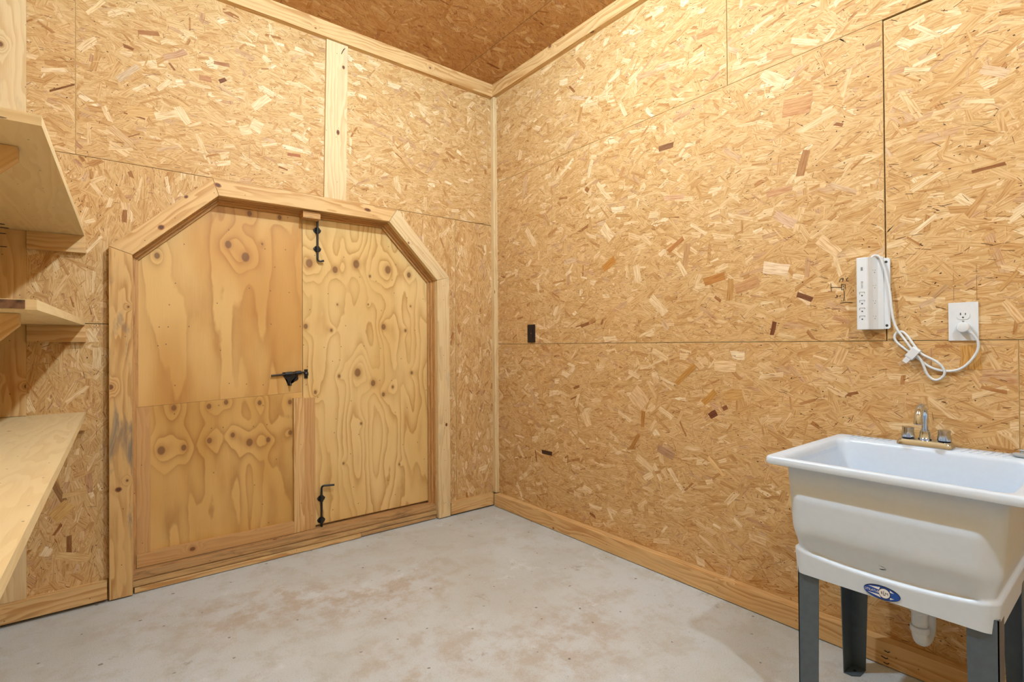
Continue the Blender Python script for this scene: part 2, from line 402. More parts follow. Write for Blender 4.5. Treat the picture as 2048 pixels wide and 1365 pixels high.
# ------------------------------------------------------------------ loose strands pressed into a sheet: one object per sheet
import numpy as np
RNG = np.random.default_rng(11)
PAL_T = [0.0, .06, .18, .40, .62, .80, .92, 1.0]
PAL_C = np.array([linw(c)[:3] for c in ((140, 88, 48), (174, 120, 68), (195, 147, 89), (208, 165, 106), (215, 175, 118), (222, 186, 132), (232, 203, 154), (240, 219, 178))])
# large single strands that stand out on the walls: end points, width, tone
LM_R = [(1.635, 2.237, 1.542, 2.23, 0.0283, (128, 86, 56)), (0.931, 1.904, 0.901, 2.01, 0.0335, (168, 118, 72)), (0.999, 2.211, 0.881, 2.189, 0.0593, (196, 142, 92)), (0.948, 1.406, 0.886, 1.377, 0.0211, (112, 68, 42)), (1.053, 1.233, 1.041, 1.294, 0.0184, (112, 62, 36)), (1.38, 1.497, 1.268, 1.523, 0.0402, (184, 124, 62)), (1.222, 1.45, 1.106, 1.48, 0.0495, (196, 146, 96)), (1.248, 1.399, 1.239, 1.505, 0.0302, (190, 140, 78)), (1.583, 1.68, 1.489, 1.738, 0.0259, (180, 120, 66)), (1.481, 1.594, 1.468, 1.708, 0.0357, (192, 146, 96)), (1.073, 1.86, 0.958, 1.864, 0.0322, (202, 152, 106)), (2.031, 1.643, 1.938, 1.691, 0.0476, (194, 130, 58)), (2.034, 1.898, 1.957, 1.813, 0.0662, (234, 206, 158)), (1.897, 2.158, 1.864, 2.204, 0.0341, (196, 146, 92)), (1.607, 1.967, 1.482, 1.948, 0.0274, (212, 166, 124)), (1.45, 1.802, 1.361, 1.735, 0.0206, (234, 206, 158)), (1.09, 1.538, 0.978, 1.514, 0.0538, (238, 212, 176)), (2.07, 2.166, 1.971, 2.043, 0.0273, (234, 206, 158)), (1.792, 1.637, 1.772, 1.539, 0.0463, (234, 206, 158)), (1.035, 1.768, 0.953, 1.702, 0.0417, (214, 176, 140)), (1.692, 1.454, 1.601, 1.354, 0.0449, (234, 206, 158)), (1.523, 1.621, 1.478, 1.545, 0.0244, (234, 206, 158)), (1.891, 2.579, 1.85, 2.491, 0.0263, (234, 206, 158)), (2.737, 2.014, 2.635, 1.88, 0.045, (234, 206, 158)), (2.163, 2.137, 2.144, 2.156, 0.0375, (150, 100, 55)), (1.82, 0.938, 1.735, 0.861, 0.0954, (226, 190, 140)), (1.661, 0.644, 1.556, 0.609, 0.0459, (178, 140, 104)), (1.331, 1.09, 1.218, 1.087, 0.0511, (234, 200, 148)), (1.39, 0.903, 1.323, 0.969, 0.0325, (196, 140, 66)), (1.543, 0.989, 1.43, 1.093, 0.031, (194, 138, 66)), (1.799, 0.575, 1.685, 0.516, 0.0386, (232, 202, 152)), (1.356, 0.842, 1.318, 0.866, 0.0324, (104, 56, 36)), (1.288, 0.885, 1.263, 0.897, 0.0211, (130, 80, 48)), (1.849, 1.044, 1.771, 1.014, 0.0291, (234, 206, 158)), (1.687, 1.166, 1.592, 1.117, 0.0332, (230, 198, 146)), (1.275, 0.948, 1.188, 0.962, 0.051, (206, 158, 92)), (2.195, 0.784, 2.151, 0.698, 0.05, (236, 204, 152)), (1.367, 0.645, 1.282, 0.566, 0.0198, (230, 192, 130)), (2.588, 0.475, 2.483, 0.477, 0.0308, (62, 40, 28)), (1.836, 0.609, 1.777, 0.699, 0.0231, (176, 120, 58)), (1.754, 0.741, 1.749, 0.833, 0.0269, (180, 124, 60)), (0.995, 2.228, 0.88, 2.211, 0.0579, (202, 150, 96)), (0.537, 2.352, 0.46, 2.275, 0.0134, (234, 206, 160)), (1.089, 2.413, 0.995, 2.328, 0.0487, (232, 203, 154)), (0.96, 2.499, 0.851, 2.437, 0.0267, (238, 206, 156)), (0.829, 2.43, 0.795, 2.467, 0.0204, (234, 206, 158)), (1.065, 2.473, 0.955, 2.454, 0.0379, (206, 158, 104)), (0.567, 2.202, 0.489, 2.172, 0.0168, (234, 206, 158)), (0.688, 2.338, 0.635, 2.334, 0.0196, (176, 130, 88)), (1.406, 2.725, 1.292, 2.713, 0.0326, (190, 140, 88)), (0.393, 1.189, 0.391, 1.103, 0.0571, (204, 152, 80)), (0.86, 1.629, 0.787, 1.554, 0.0403, (232, 198, 148)), (0.307, 1.334, 0.265, 1.26, 0.0255, (228, 190, 136)), (0.805, 1.111, 0.771, 1.176, 0.0439, (224, 184, 128)), (0.504, 1.443, 0.462, 1.484, 0.0099, (214, 172, 112)), (0.491, 1.356, 0.452, 1.397, 0.0141, (190, 150, 104)), (0.319, 1.368, 0.272, 1.426, 0.0124, (200, 152, 92))]
LM_B = [(0.222, 2.667, 0.321, 2.733, 0.0319, (196, 152, 114)), (0.116, 2.759, 0.205, 2.783, 0.0227, (164, 110, 66)), (0.443, 2.718, 0.52, 2.729, 0.0204, (168, 118, 80)), (0.186, 2.356, 0.293, 2.404, 0.0381, (234, 206, 158)), (0.279, 2.437, 0.333, 2.359, 0.0379, (234, 206, 158)), (0.633, 2.527, 0.719, 2.617, 0.043, (234, 206, 158)), (0.498, 2.447, 0.605, 2.464, 0.0301, (210, 168, 112)), (0.376, 2.616, 0.434, 2.623, 0.0292, (186, 132, 88)), (0.814, 2.311, 0.889, 2.317, 0.0187, (168, 102, 62)), (0.062, 1.808, 0.066, 1.871, 0.018, (152, 102, 60)), (0.624, 2.442, 0.68, 2.421, 0.0669, (234, 206, 158)), (0.196, 2.497, 0.252, 2.562, 0.0223, (234, 206, 158)), (0.072, 2.355, 0.182, 2.379, 0.0533, (214, 170, 108)), (-0.209, 2.367, -0.117, 2.426, 0.0095, (120, 74, 36)), (0.469, 2.624, 0.502, 2.648, 0.0211, (110, 66, 40)), (-0.078, 2.773, -0.012, 2.86, 0.0184, (238, 206, 152)), (0.038, 2.494, 0.121, 2.593, 0.0277, (206, 178, 140)), (0.274, 2.559, 0.306, 2.569, 0.0315, (248, 226, 186)), (0.569, 2.385, 0.623, 2.409, 0.0557, (232, 203, 154)), (0.01, 2.262, 0.091, 2.197, 0.0362, (214, 176, 126)), (-0.199, 0.598, -0.158, 0.495, 0.0262, (150, 108, 66)), (-0.141, 0.237, -0.141, 0.338, 0.021, (140, 92, 52)), (-0.166, 0.522, -0.075, 0.53, 0.0222, (214, 172, 112)), (-0.199, 0.426, -0.135, 0.483, 0.0581, (212, 166, 98)), (-0.186, 0.256, -0.071, 0.212, 0.0384, (222, 184, 124)), (-0.273, 0.564, -0.237, 0.557, 0.0187, (210, 170, 120))]
def strands(panel, axis, a0, a1, b0, b1, ang0, face, mat='strand', keep=None, dens=1.0, spread=.42, marks=()):
    """(a, b) plane coordinates of the sheet; ang0 = main strand direction in that plane; face = plane position, strands rise towards the room"""
    if a1-a0 < .02 or b1-b0 < .02: return
    area = (a1-a0)*(b1-b0)
    V = []; Fc = []; UV = []; Cc = []; Q = np.zeros((int(4200*dens*area)+50, 4)); nq = 0
    #        per m2, length range, width range, tone mean, tone sd, height range (mm)
    kinds = [(1300*dens, (.040, .120), (.007, .026), .56, .14, (.05, .45)),
             (520*dens, (.060, .170), (.016, .042), .57, .17, (.15, .60)),
             (800*dens, (.020, .080), (.0025, .008), .52, .15, (.30, .70)),
             (60*dens, (.040, .110), (.012, .036), .89, .05, (.55, .85)),
             (170*dens, (.035, .120), (.007, .028), .28, .08, (.45, .80)),
             (16*dens, (.030, .090), (.006, .018), .09, .06, (.60, .85)),
             (420*dens, (.006, .034), (.0008, .0022), -1, 0, (.70, .90)),
             (120*dens, (.003, .008), (.002, .0042), -2, 0, (.80, .95))]
    for (n, lr, wr_, tm, ts, hr) in kinds:
        n = int(n*area)
        for _ in range(n):
            u = RNG.random(6)
            ca, cb = a0+(a1-a0)*u[0], b0+(b1-b0)*u[1]
            if keep is not None and not keep(ca, cb): continue
            L = lr[0]+(lr[1]-lr[0])*u[2]**1.6; Wd = wr_[0]+(wr_[1]-wr_[0])*u[3]**1.4
            th = ang0 + (RNG.normal(0, spread) if u[4] > .22 else RNG.uniform(-1.57, 1.57))
            if RNG.random() < .5: th += math.pi
            h = (hr[0]+(hr[1]-hr[0])*u[5])*.001; rad = L*.55+Wd*.5
            D = Q[:nq]; D = D[(np.abs(D[:, 0]-ca) < D[:, 2]+rad) & (np.abs(D[:, 1]-cb) < D[:, 2]+rad), 3]   # neighbours' levels
            for _t in range(12):
                if not len(D) or np.min(np.abs(D-h)) > 1.5e-6: break
                h += 1.7e-6
            Q[nq] = (ca, cb, rad, h); nq += 1
            k1, k2 = RNG.uniform(-.35, .35, 2)*Wd
            j = RNG.uniform(.78, 1.12, 6)
            P = [(-L/2+k1, -Wd/2*j[0]), (L*.05, -Wd/2*j[1]), (L/2+k2, -Wd/2*j[2]), (L/2-k2, Wd/2*j[3]), (-L*.05, Wd/2*j[4]), (-L/2-k1, Wd/2*j[5])]
            c, s_ = math.cos(th), math.sin(th); i0 = len(V); ou, ov = RNG.random(2)*60
            if tm == -1: col = np.array(lin((118, 72, 34))[:3])*RNG.uniform(.5, 1.2)  # dark slivers paint the shade in crevices between strands
            elif tm == -2: col = np.array(lin((70, 42, 24))[:3])*RNG.uniform(.5, 1.3)
            else:
                t_ = min(1, max(0, RNG.normal(tm, ts))); col = np.array([np.interp(t_, PAL_T, PAL_C[:, q]) for q in range(3)])
                if RNG.random() < .05: col = col*.45+np.array(linw((192, 150, 116))[:3])*.55
            if keep is not None and not all(keep(ca+x*c-y*s_, cb+x*s_+y*c) for x, y in P): continue
            for (x, y) in P:
                a = min(max(ca+x*c-y*s_, a0), a1); b = min(max(cb+x*s_+y*c, b0), b1)
                V.append((face-h, a, b) if axis == 'X' else (a, face-h, b) if axis == 'Y' else (a, b, face-h))
                UV.append((x+ou, y+ov)); Cc.append((col[0], col[1], col[2], 1))
            Fc.append(tuple(range(i0, i0+6)))
    for k, (pa, pb_, qa, qb, wd, tone) in enumerate(marks):
        if not (a0 < (pa+qa)/2 < a1 and b0 < (pb_+qb)/2 < b1): continue
        d = Vector((qa-pa, qb-pb_)); L = d.length; d.normalize(); n = Vector((-d.y, d.x)); i0 = len(V); col = linw(tone); ou = RNG.random()*60
        j = RNG.uniform(.8, 1.1, 6)
        for t_, sgn, jj in ((0, -1, j[0]), (.55, -1, j[1]), (1, -1, j[2]), (.97, 1, j[3]), (.45, 1, j[4]), (.04, 1, j[5])):
            a = min(max(pa+d.x*L*t_+n.x*sgn*wd/2*jj, a0), a1); b = min(max(pb_+d.y*L*t_+n.y*sgn*wd/2*jj, b0), b1); h = .00096+.000006*k
            V.append((face-h, a, b) if axis == 'X' else (a, face-h, b)); UV.append((L*t_+ou, sgn*wd/2+ou)); Cc.append(col)
        Fc.append(tuple(range(i0, i0+6)))
    org = world_loc(panel); V = [(v[0]-org.x, v[1]-org.y, v[2]-org.z) for v in V]
    me = bpy.data.meshes.new('strands'); me.from_pydata(V, [], Fc)
    ul = me.uv_layers.new(name='UVMap'); ul.data.foreach_set('uv', np.array(UV, dtype=np.float32).ravel())   # loops follow vertex order
    at = me.color_attributes.new('tone', 'FLOAT_COLOR', 'POINT'); at.data.foreach_set('color', np.array(Cc, dtype=np.float32).ravel())
    me.materials.append(M[mat]); o = bpy.data.objects.new('strands', me); COL.objects.link(o); o.parent = panel; o['kind'] = 'stuff'
    return o

# ================================================================== THE SETTING
T = .012                                       # sheet thickness
fl = box('floor', XL-.15, XR+.15, YF-.15, YB+.3, -.12, 0, 'concrete', bevel=0)
tag(fl, 'worn pale grey concrete slab floor with brown stains', 'floor', kind='structure')

wr = box('wall_right', XR+T, XR+T+.1, YF-.1, YB+.25, 0, ZC+.1, 'dark', bevel=0)
tag(wr, 'strand board wall behind the white utility sink', 'wall', kind='structure')
wb = empty('wall_back', (.95, YB+T+.05, 0), 'strand board wall around the clipped-corner double door', 'wall', 'structure')
box('stud_backing', XL-.1, .075, YB+T, YB+T+.1, 0, ZC+.1, 'dark', wb, bevel=0)
box('stud_backing', 1.80, XR+T, YB+T, YB+T+.1, 0, ZC+.1, 'dark', wb, bevel=0)
box('stud_backing', .075, 1.80, YB+T, YB+T+.1, 2.035, ZC+.1, 'dark', wb, bevel=0)
for pts in ([(.075, 1.67), (.46, 2.035), (.075, 2.035)], [(1.80, 1.67), (1.80, 2.035), (1.42, 2.035)]):
    prism('stud_backing', pts, 'Y', YB+T, YB+T+.1, 'dark', wb)
wl = box('wall_left', XL-.1, XL-T, YF-.1, YB, 0, ZC+.1, 'dark', bevel=0)
tag(wl, 'strand board wall carrying the pine shelves', 'wall', kind='structure')
ce = box('ceiling', XL-.1, XR+.1, YF-.1, YB+.1, ZC+T, ZC+.12, 'dark', bevel=0)
tag(ce, 'brown strand board ceiling', 'ceiling', kind='structure')
# wall behind the camera
wf = box('wall_front', XL-.1, XR+.1, YF-.1, YF-T, 0, ZC+.1, 'dark', bevel=0)
tag(wf, 'strand board wall facing the double door', 'wall', kind='structure')
for a, b_ in ((0, 1.2045), (1.2045, 2.421), (2.421, ZC)):
    for c, d in ((XL, .95), (.95, XR)): box('panel', c+.0016, d-.0016, YF-T, YF, a+.0016, b_-.0016, 'osb', wf, grain=(1, 0, 0), bevel=0)

# strand board sheets, each its own piece with open joints
G = .0010
def sheet_x(y0, y1, z0, z1, parent=wr, x0=XR, g=(G, G, G, G), grain=(0, 1, 0)):
    return box('panel', x0, x0+T, y0+g[0], y1-g[1], z0+g[2], z1-g[3], 'osb', parent, grain=grain, bevel=.0008)
ZS1, ZS2 = 1.2045, 2.421
pw = [sheet_x(-1.0, .275, 0, ZS1, g=(G, .0004, G, G)), sheet_x(.275, YB+T, 0, ZS1, g=(.0004, G, G, G))]
pan_mark = sheet_x(.630, YB+T, ZS1, ZS2, g=(.0024, G, G, G))
pw += [pan_mark, sheet_x(-1.0, .630, ZS1, ZS2-.006, g=(G, .0022, G, G))]
pw += [sheet_x(1.248, YB+T, ZS2, ZC, g=(.0016, G, G, G)), sheet_x(-1.0, 1.248, ZS2, ZC, g=(G, .0016, G, G))]
for a, b_ in ((0, ZS1), (ZS1, ZS2), (ZS2, ZC)): sheet_x(YF, -1.0, a, b_)
for a, b_ in ((0, ZS1), (ZS1, ZS2), (ZS2, ZC)):
    sheet_x(YF, .7, a, b_, wl, XL-T); sheet_x(.7, YB, a, b_, wl, XL-T)

ZT = 2.099
def sheet_y(pts, mat='osb', grain=(1, 0, 0)):
    return prism('panel', pts, 'Y', YB, YB+T, mat, wb, grain=grain)
def rect(a, b_, c, d, g=.0005, gz=.0016): return [(a+g, c+gz), (b_-g, c+gz), (b_-g, d-gz), (a+g, d-gz)]
pb = [sheet_y(rect(XL, -.117, ZT, ZC)), sheet_y(rect(-.117, 2.24, ZT, ZC)), sheet_y(rect(2.24, XR, ZT, ZC)),
sheet_y(rect(XL, .045, 0, 1.313), 'osb_v', (0, 0, 1)),
sheet_y([(XL, 1.3145), (.045, 1.3145), (.045, 1.665), (.445, 2.05), (.95, 2.05), (.95, ZT-G), (XL, ZT-G)], 'osb_v', (0, 0, 1)),
sheet_y([(.952, 2.05), (1.455, 2.05), (1.832, 1.66), (1.832, 0), (1.949, 0), (1.949, ZT-G), (.952, ZT-G)], 'osb_v', (0, 0, 1)),
sheet_y(rect(1.951, XR, 0, ZT), 'osb_v', (0, 0, 1))]
# ceiling sheets
def sheet_z(x0, x1, y0, y1):
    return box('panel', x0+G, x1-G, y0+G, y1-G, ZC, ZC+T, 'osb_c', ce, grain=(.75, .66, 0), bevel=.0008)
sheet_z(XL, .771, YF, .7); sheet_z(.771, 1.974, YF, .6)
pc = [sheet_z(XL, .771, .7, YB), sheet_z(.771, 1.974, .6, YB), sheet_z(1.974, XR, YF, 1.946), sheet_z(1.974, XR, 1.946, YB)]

# strands on every sheet the room shows
HP = math.pi/2
for (p, (a, b_, c, d)) in zip(pw, [(-.2, .275, .09, ZS1), (.275, YB, .09, ZS1), (.632, YB, ZS1, ZS2), (-.2, .628, ZS1, ZS2-.008), (1.25, YB, ZS2, 3.07), (-.2, 1.246, ZS2, 3.07)]):
    strands(p, 'X', a+.002, b_-.002, c+.002, d-.002, 0, XR, marks=LM_R)
inside = lambda x, z: (.05 < x < 1.825 and z < 2.04 and z < 1.62+(x+.0) and z < 1.62+(1.875-x))
for (p, (a, b_, c, d), g) in zip(pb, [(XL, -.117, ZT, 3.06), (-.117, 2.24, ZT, 3.06), (2.24, XR, ZT, 3.06), (XL, .045, .09, 1.313), (XL, .951, 1.3145, ZT), (.951, 1.950, .05, ZT), (1.950, XR, .09, ZT)], (0, 0, 0, HP, HP, HP, HP)):
    strands(p, 'Y', a+.002, b_-.002, c+.002, d-.002, g, YB, marks=LM_B, keep=lambda x, z: not inside(x, z))
for (p, (a, b_, c, d)) in zip(pc, [(XL, .771, .7, YB), (.771, 1.974, .6, YB), (1.974, XR, .9, 1.946), (1.974, XR, 1.946, YB)]):
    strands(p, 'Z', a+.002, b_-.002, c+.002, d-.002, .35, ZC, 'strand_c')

# ------------------------------------------------------------------ trims and baseboards
def trim(name, label, cat='trim', **k): return tag(k.pop('o'), label, cat, kind='structure')
t = box('baseboard_right', 2.25, XR, YF, 3.066, .004, .091, 'pine_amber', bevel=.003)
tag(t, 'pine board along the foot of the sink wall', 'baseboard', kind='structure')
t = box('baseboard_back', XL, -.005, 3.072, YB, .016, .098, 'pine_amber', bevel=.003)
tag(t, 'short pine board on the floor below the shelves, left of the door', 'baseboard', kind='structure')
t = box('baseboard_back', 1.882, 2.248, 3.072, YB, .012, .094, 'pine_amber', bevel=.003)
tag(t, 'short pine board between the door casing and the room corner', 'baseboard', kind='structure')
t = box('baseboard_left', XL, XL+.038, YF, 3.07, .004, .091, 'pine_amber', bevel=.003)
tag(t, 'pine board along the foot of the shelf wall', 'baseboard', kind='structure')
t = prism('trim_2', [(2.270, YB), (2.270, 3.077), (2.275, 3.070), (XR, 3.070), (XR, YB)], 'Z', .094, 3.064, 'pine', grain=(0, 0, 1), bevel=.0012)
tag(t, 'slim pale pine post in the far room corner', 'trim', kind='structure')
t = box('trim_3', XL, 2.262, 3.072, YB, 3.058, ZC, 'pine_amber', bevel=.002)
tag(t, 'pine board under the ceiling above the double door', 'trim', kind='structure')
t = box('trim_4', 2.262, XR, YF, YB, 3.066, ZC, 'pine_amber', bevel=.002)
tag(t, 'pine board under the ceiling along the sink wall', 'trim', kind='structure')
t = prism('trim_5', [(1.018, 2.094), (1.152, 2.094), (1.168, 3.056), (1.037, 3.056)], 'Y', 3.048+.042, YB, 'pine', grain=(0, 0, 1), bevel=.001)
tag(t, 'upright pine batten between the door casing and the ceiling board', 'trim', kind='structure')
bm = bmesh.new(); tube(bm, [(1.148, YB-.021, 3.035), (1.136, YB-.034, 3.02), (1.124, YB-.030, 2.992)], .0022, 8)
finish('nail', bm, M['nail'], t)
t = empty('trim_6', (-.34, YB-.02, .1), 'wide pale pine board upright in the corner behind the shelves', 'trim', 'structure')
# one board per storey between the shelves, as the shelves pass in front of it
box('board', XL, -.283, 3.091, YB, .099, .873, 'pine', t, bevel=.001)
box('board', XL, -.283, 3.091, YB, .902, 1.303, 'pine_amber', t, bevel=.001)
box('board', XL, -.283, 3.091, YB, 1.332, 1.718, 'pine_amber', t, bevel=.001)
box('board', XL, -.283, 3.091, YB, 1.746, 3.057, 'pine', t, bevel=.001)
t = box('trim_7', XL, XL+.038, YF, 3.07, 3.06, ZC, 'pine_amber', bevel=.002)
tag(t, 'pine board under the ceiling above the shelves', 'trim', kind='structure')

# ------------------------------------------------------------------ door casing, jambs and stops (clipped corners)
OUT = [(.003, .006), (.003, 1.680), (.432, 2.089), (1.484, 2.089), (1.876, 1.674), (1.876, .006)]
INN = [(.093, .006), (.093, 1.648), (.461, 2.001), (1.428, 2.004), (1.781, 1.648), (1.781, .006)]
def shrink(P, d):
    out = []
    for i, p in enumerate(P):
        if i == 0: out.append((P[0][0]+d, P[0][1])); continue
        if i == len(P)-1: out.append((P[-1][0]-d, P[-1][1])); continue
        a = Vector(P[i])-Vector(P[i-1]); b_ = Vector(P[i+1])-Vector(P[i]); a.normalize(); b_.normalize()
        n1 = Vector((a.y, -a.x)); n2 = Vector((b_.y, -b_.x)); n = (n1+n2); n.normalize()
        out.append(tuple(Vector(P[i])+n*(d/n.dot(n1))))
    return out
tc = empty('trim_1', (.94, YB, 0), 'knotty pine casing with clipped corners framing the double door', 'door frame', 'structure')
def ring(nm, A, Bp, y0, y1, mats, gap=.0004, bev=.0015):
    for i in range(5):
        a0, a1, b0, b1 = Vector(A[i]), Vector(A[i+1]), Vector(Bp[i]), Vector(Bp[i+1])
        g = (a1-a0).normalized()
        pts = [a0+g*gap, a1-g*gap, b1-g*gap, b0+g*gap]
        prism(nm, [tuple(p) for p in pts], 'Y', y0, y1, mats[i], tc, grain=(g.x, 0, g.y), bevel=bev)
ring('casing_board', OUT, INN, 3.072, YB, ['pine_dirty', 'pine_amber', 'pine_amber', 'pine', 'pine'], .0007, .002)
J1 = shrink(INN, .004); J2 = shrink(INN, .014); J3 = shrink(INN, .026)
OO = shrink(INN, -.016)
ring('jamb_board', OO, J1, YB+.0005, 3.140, ['jamb']*5)
ring('jamb_strip', OO, J2, 3.1405, 3.162, ['jamb']*5)
ring('stop_strip', OO, J3, 3.1625, 3.178, ['jamb']*5)

# single knots that show on the casing and the batten
M['knot_ring'] = flat('knot_ring', (176, 118, 66), .6, var=.2); M['knot_core'] = flat('knot_core', (112, 68, 40), .6, var=.25)
def knot(parent, x, z, a, b_, rot, y):
    def el(k): return [(x+k*(a*math.cos(t_)*math.cos(rot)-b_*math.sin(t_)*math.sin(rot)), z+k*(a*math.cos(t_)*math.sin(rot)+b_*math.sin(t_)*math.cos(rot))) for t_ in [2*math.pi*i/18 for i in range(18)]]
    prism('knot', el(1.0), 'Y', y-.0004, y+.002, 'knot_ring', parent); prism('knot', el(.68), 'Y', y-.0007, y+.002, 'knot_core', parent)
cb = [o for o in tc.children if o.name.startswith('casing_board')]
for i, x, z, a, b_, r in ((1, .208, 1.797, .016, .013, .75), (2, 1.281, 2.055, .024, .011, -.1), (2, .456, 2.055, .018, .012, -.3), (0, .038, .523, .014, .013, 0), (4, 1.846, .646, .009, .013, 0), (1, .314, 1.968, .011, .008, .75)):
    knot(cb[i], x, z, a, b_, r, 3.072)
bt = bpy.data.objects['trim_5']
for x, z, a, b_ in ((1.139, 2.916, .009, .012), (1.103, 2.505, .010, .017)): knot(bt, x, z, a, b_, 0, 3.09)
for y, z, e in ((.619, .060, .010), (.625, .034, .014), (.622, .016, .010)):
    bm = bmesh.new(); tube(bm, [(2.252, y, z), (2.238, y+.002, z+.002), (2.234, y+.002+e, z+e*.6)], .0018, 7); finish('nail', bm, M['nail'], bpy.data.objects['baseboard_right'])
for z, x1 in ((1.669, -.304), (1.656, -.294), (1.634, -.301), (1.584, -.298)):
    bm = bmesh.new(); tube(bm, [(XL-.005, 2.7, z+.001), (x1-.004, 2.7, z), (x1, 2.7, z)], [.0018, .0018, .0004], 7); finish('nail', bm, M['nail'], wl)

# ------------------------------------------------------------------ sill
YD = 3.18
sl = empty('trim_8', (.94, 3.12, 0), 'layered dirty timber sill under the double door', 'sill', 'structure')
box('sill_board', .094, 1.780, 3.110, 3.235, .061, .0975, 'sill', sl, bevel=.004)
box('sill_board', .094, 1.780, 3.096, 3.235, .033, .057, 'sill2', sl, bevel=.004)
box('sill_board', .094, 1.780, 3.199, 3.235, .0985, .135, 'sill', sl, bevel=.001)  # added behind the leaves to block light through the bottom gap
box('sill_board', .100, 1.235, 3.090, 3.235, .004, .029, 'pine_amber', sl, bevel=.004)
box('sill_board', 1.240, 1.775, 3.098, 3.235, .006, .029, 'sill', sl, bevel=.004)

# ------------------------------------------------------------------ the two plywood leaves
TH = .018
d1 = empty('door_1', (.51, YD, .1), 'honey coloured plywood door leaf with pinkish stiles and slide latch, left of the gap', 'door', 'structure')
LZ = .868
prism('plywood_sheet', [(.100, LZ+.03), (.9145, LZ+.058), (.9145, 2.005), (.466, 2.005), (.100, 1.652)], 'Y', YD, YD+TH, 'ply_l', d1, world_uv=(0, 2))
prism('plywood_sheet', [(.100, .102), (.9145, .102), (.9145, LZ+.0568), (.100, LZ+.0288)], 'Y', YD, YD+TH, 'ply_l2', d1, world_uv=(0, 2))
box('stile', .110, .168, YD-.019, YD, .168, .897, 'pine_red', d1, bevel=.0012)
box('stile', .857, .9165, YD-.026, YD, .100, .893, 'pine_amber', d1, bevel=.0012)
box('bottom_rail', .110, .8565, YD-.026, YD, .100, .167, 'pine_red', d1, bevel=.0012)
d2 = empty('door_2', (1.34, YD, .1), 'pale plywood door leaf with wavy grain, knots and two drop bolts, right of the gap', 'door', 'structure')
prism('plywood_sheet', [(.9175, .112), (1.778, .112), (1.778, 1.655), (1.432, 2.005), (.9175, 2.005)], 'Y', YD, YD+TH, 'ply_r', d2, world_uv=(0, 2))
box('stile', .9185, .981, YD-.020, YD, .099, .888, 'pine_red', d2, bevel=.0012)
bk = box('stop_block', .898, .998, 3.098, 3.165, 1.958, 1.996, 'jamb', tc, bevel=.002)
tag(bk, 'small orange wooden block screwed under the head of the frame')
bm = bmesh.new(); lathe(bm, (.918, 3.104, 1.9585), (0, 0, -1), [(.006, 0), (.006, .002), (.003, .003)], 12); finish('screw', bm, M['screw'], bk)

def bracket(parent, x, z, y=YD):
    b = empty('bracket', (x, y, z), parent=parent)
    bm = bmesh.new(); abox(bm, x-.021, x+.021, y-.004, y, z-.014, z+.014); finish('plate', bm, M['black'], b, bevel=.002)
    bm = bmesh.new(); tube(bm, [(x, y-.012, z-.017), (x, y-.012, z+.017)], .0115, 14); finish('sleeve', bm, M['black'], b)
    for s in (-1, 1):
        bm = bmesh.new(); lathe(bm, (x+s*.0155, y-.004, z), (0, -1, 0), [(.0055, 0), (.0055, .003), (.003, .0045)], 10); finish('bolt_head', bm, M['screw'] if z > 1 else M['black'], b)
def drop_bolt(x, z_end, z_bend, zb, handle, label):
    b = empty('drop_bolt', (x, YD, min(z_end, z_bend)), parent=d2); tag(b, label)
    y = YD-.012; s = 1 if z_bend > z_end else -1; r = .006
    P = [(x, y, z_end), (x, y, z_bend-s*.016), (x+.002, y-.002, z_bend-s*.007), (x+.007, y-.004, z_bend-s*.002), (x+.015, y-.006, z_bend)]
    P.append((x+handle[0], y-handle[1], z_bend+handle[2]))
    bm = bmesh.new(); tube(bm, P, r, 12); o = finish('rod', bm, M['black'], b); autosmooth(o, 50)
    for z in zb: bracket_flat(b, x, z)
def bracket_flat(b, x, z, y=YD):
    # one mesh: plate with pointed ends and a half-round sleeve, two bolt heads on it
    bm = bmesh.new()
    pts = [(x-.024, z+.004), (x-.011, z+.018), (x+.011, z+.018), (x+.024, z+.004), (x+.020, z-.009), (x+.009, z-.018), (x-.009, z-.018), (x-.020, z-.009)]
    A = [bm.verts.new((p[0], y-.004, p[1])) for p in pts]; Bv = [bm.verts.new((p[0], y, p[1])) for p in pts]
    bm.faces.new(A); bm.faces.new(Bv[::-1])
    for i in range(8): bm.faces.new((A[i], Bv[i], Bv[(i+1) % 8], A[(i+1) % 8]))
    tube(bm, [(x, y-.012, z-.016), (x, y-.012, z+.016)], .0105, 14)
    for s in (-1, 1): lathe(bm, (x+s*.016, y-.004, z+.001), (0, -1, 0), [(.005, 0), (.005, .003), (.0025, .0045)], 10)
    o = finish('bracket', bm, M['black'], b); autosmooth(o, 35)
drop_bolt(1.003, 1.985, 1.716, (1.905, 1.792), (.034, .012, .006), 'black drop bolt at the head of the leaf')
drop_bolt(1.020, .098, .347, (.268, .136), (.073, .014, -.004), 'black drop bolt at the foot of the leaf')

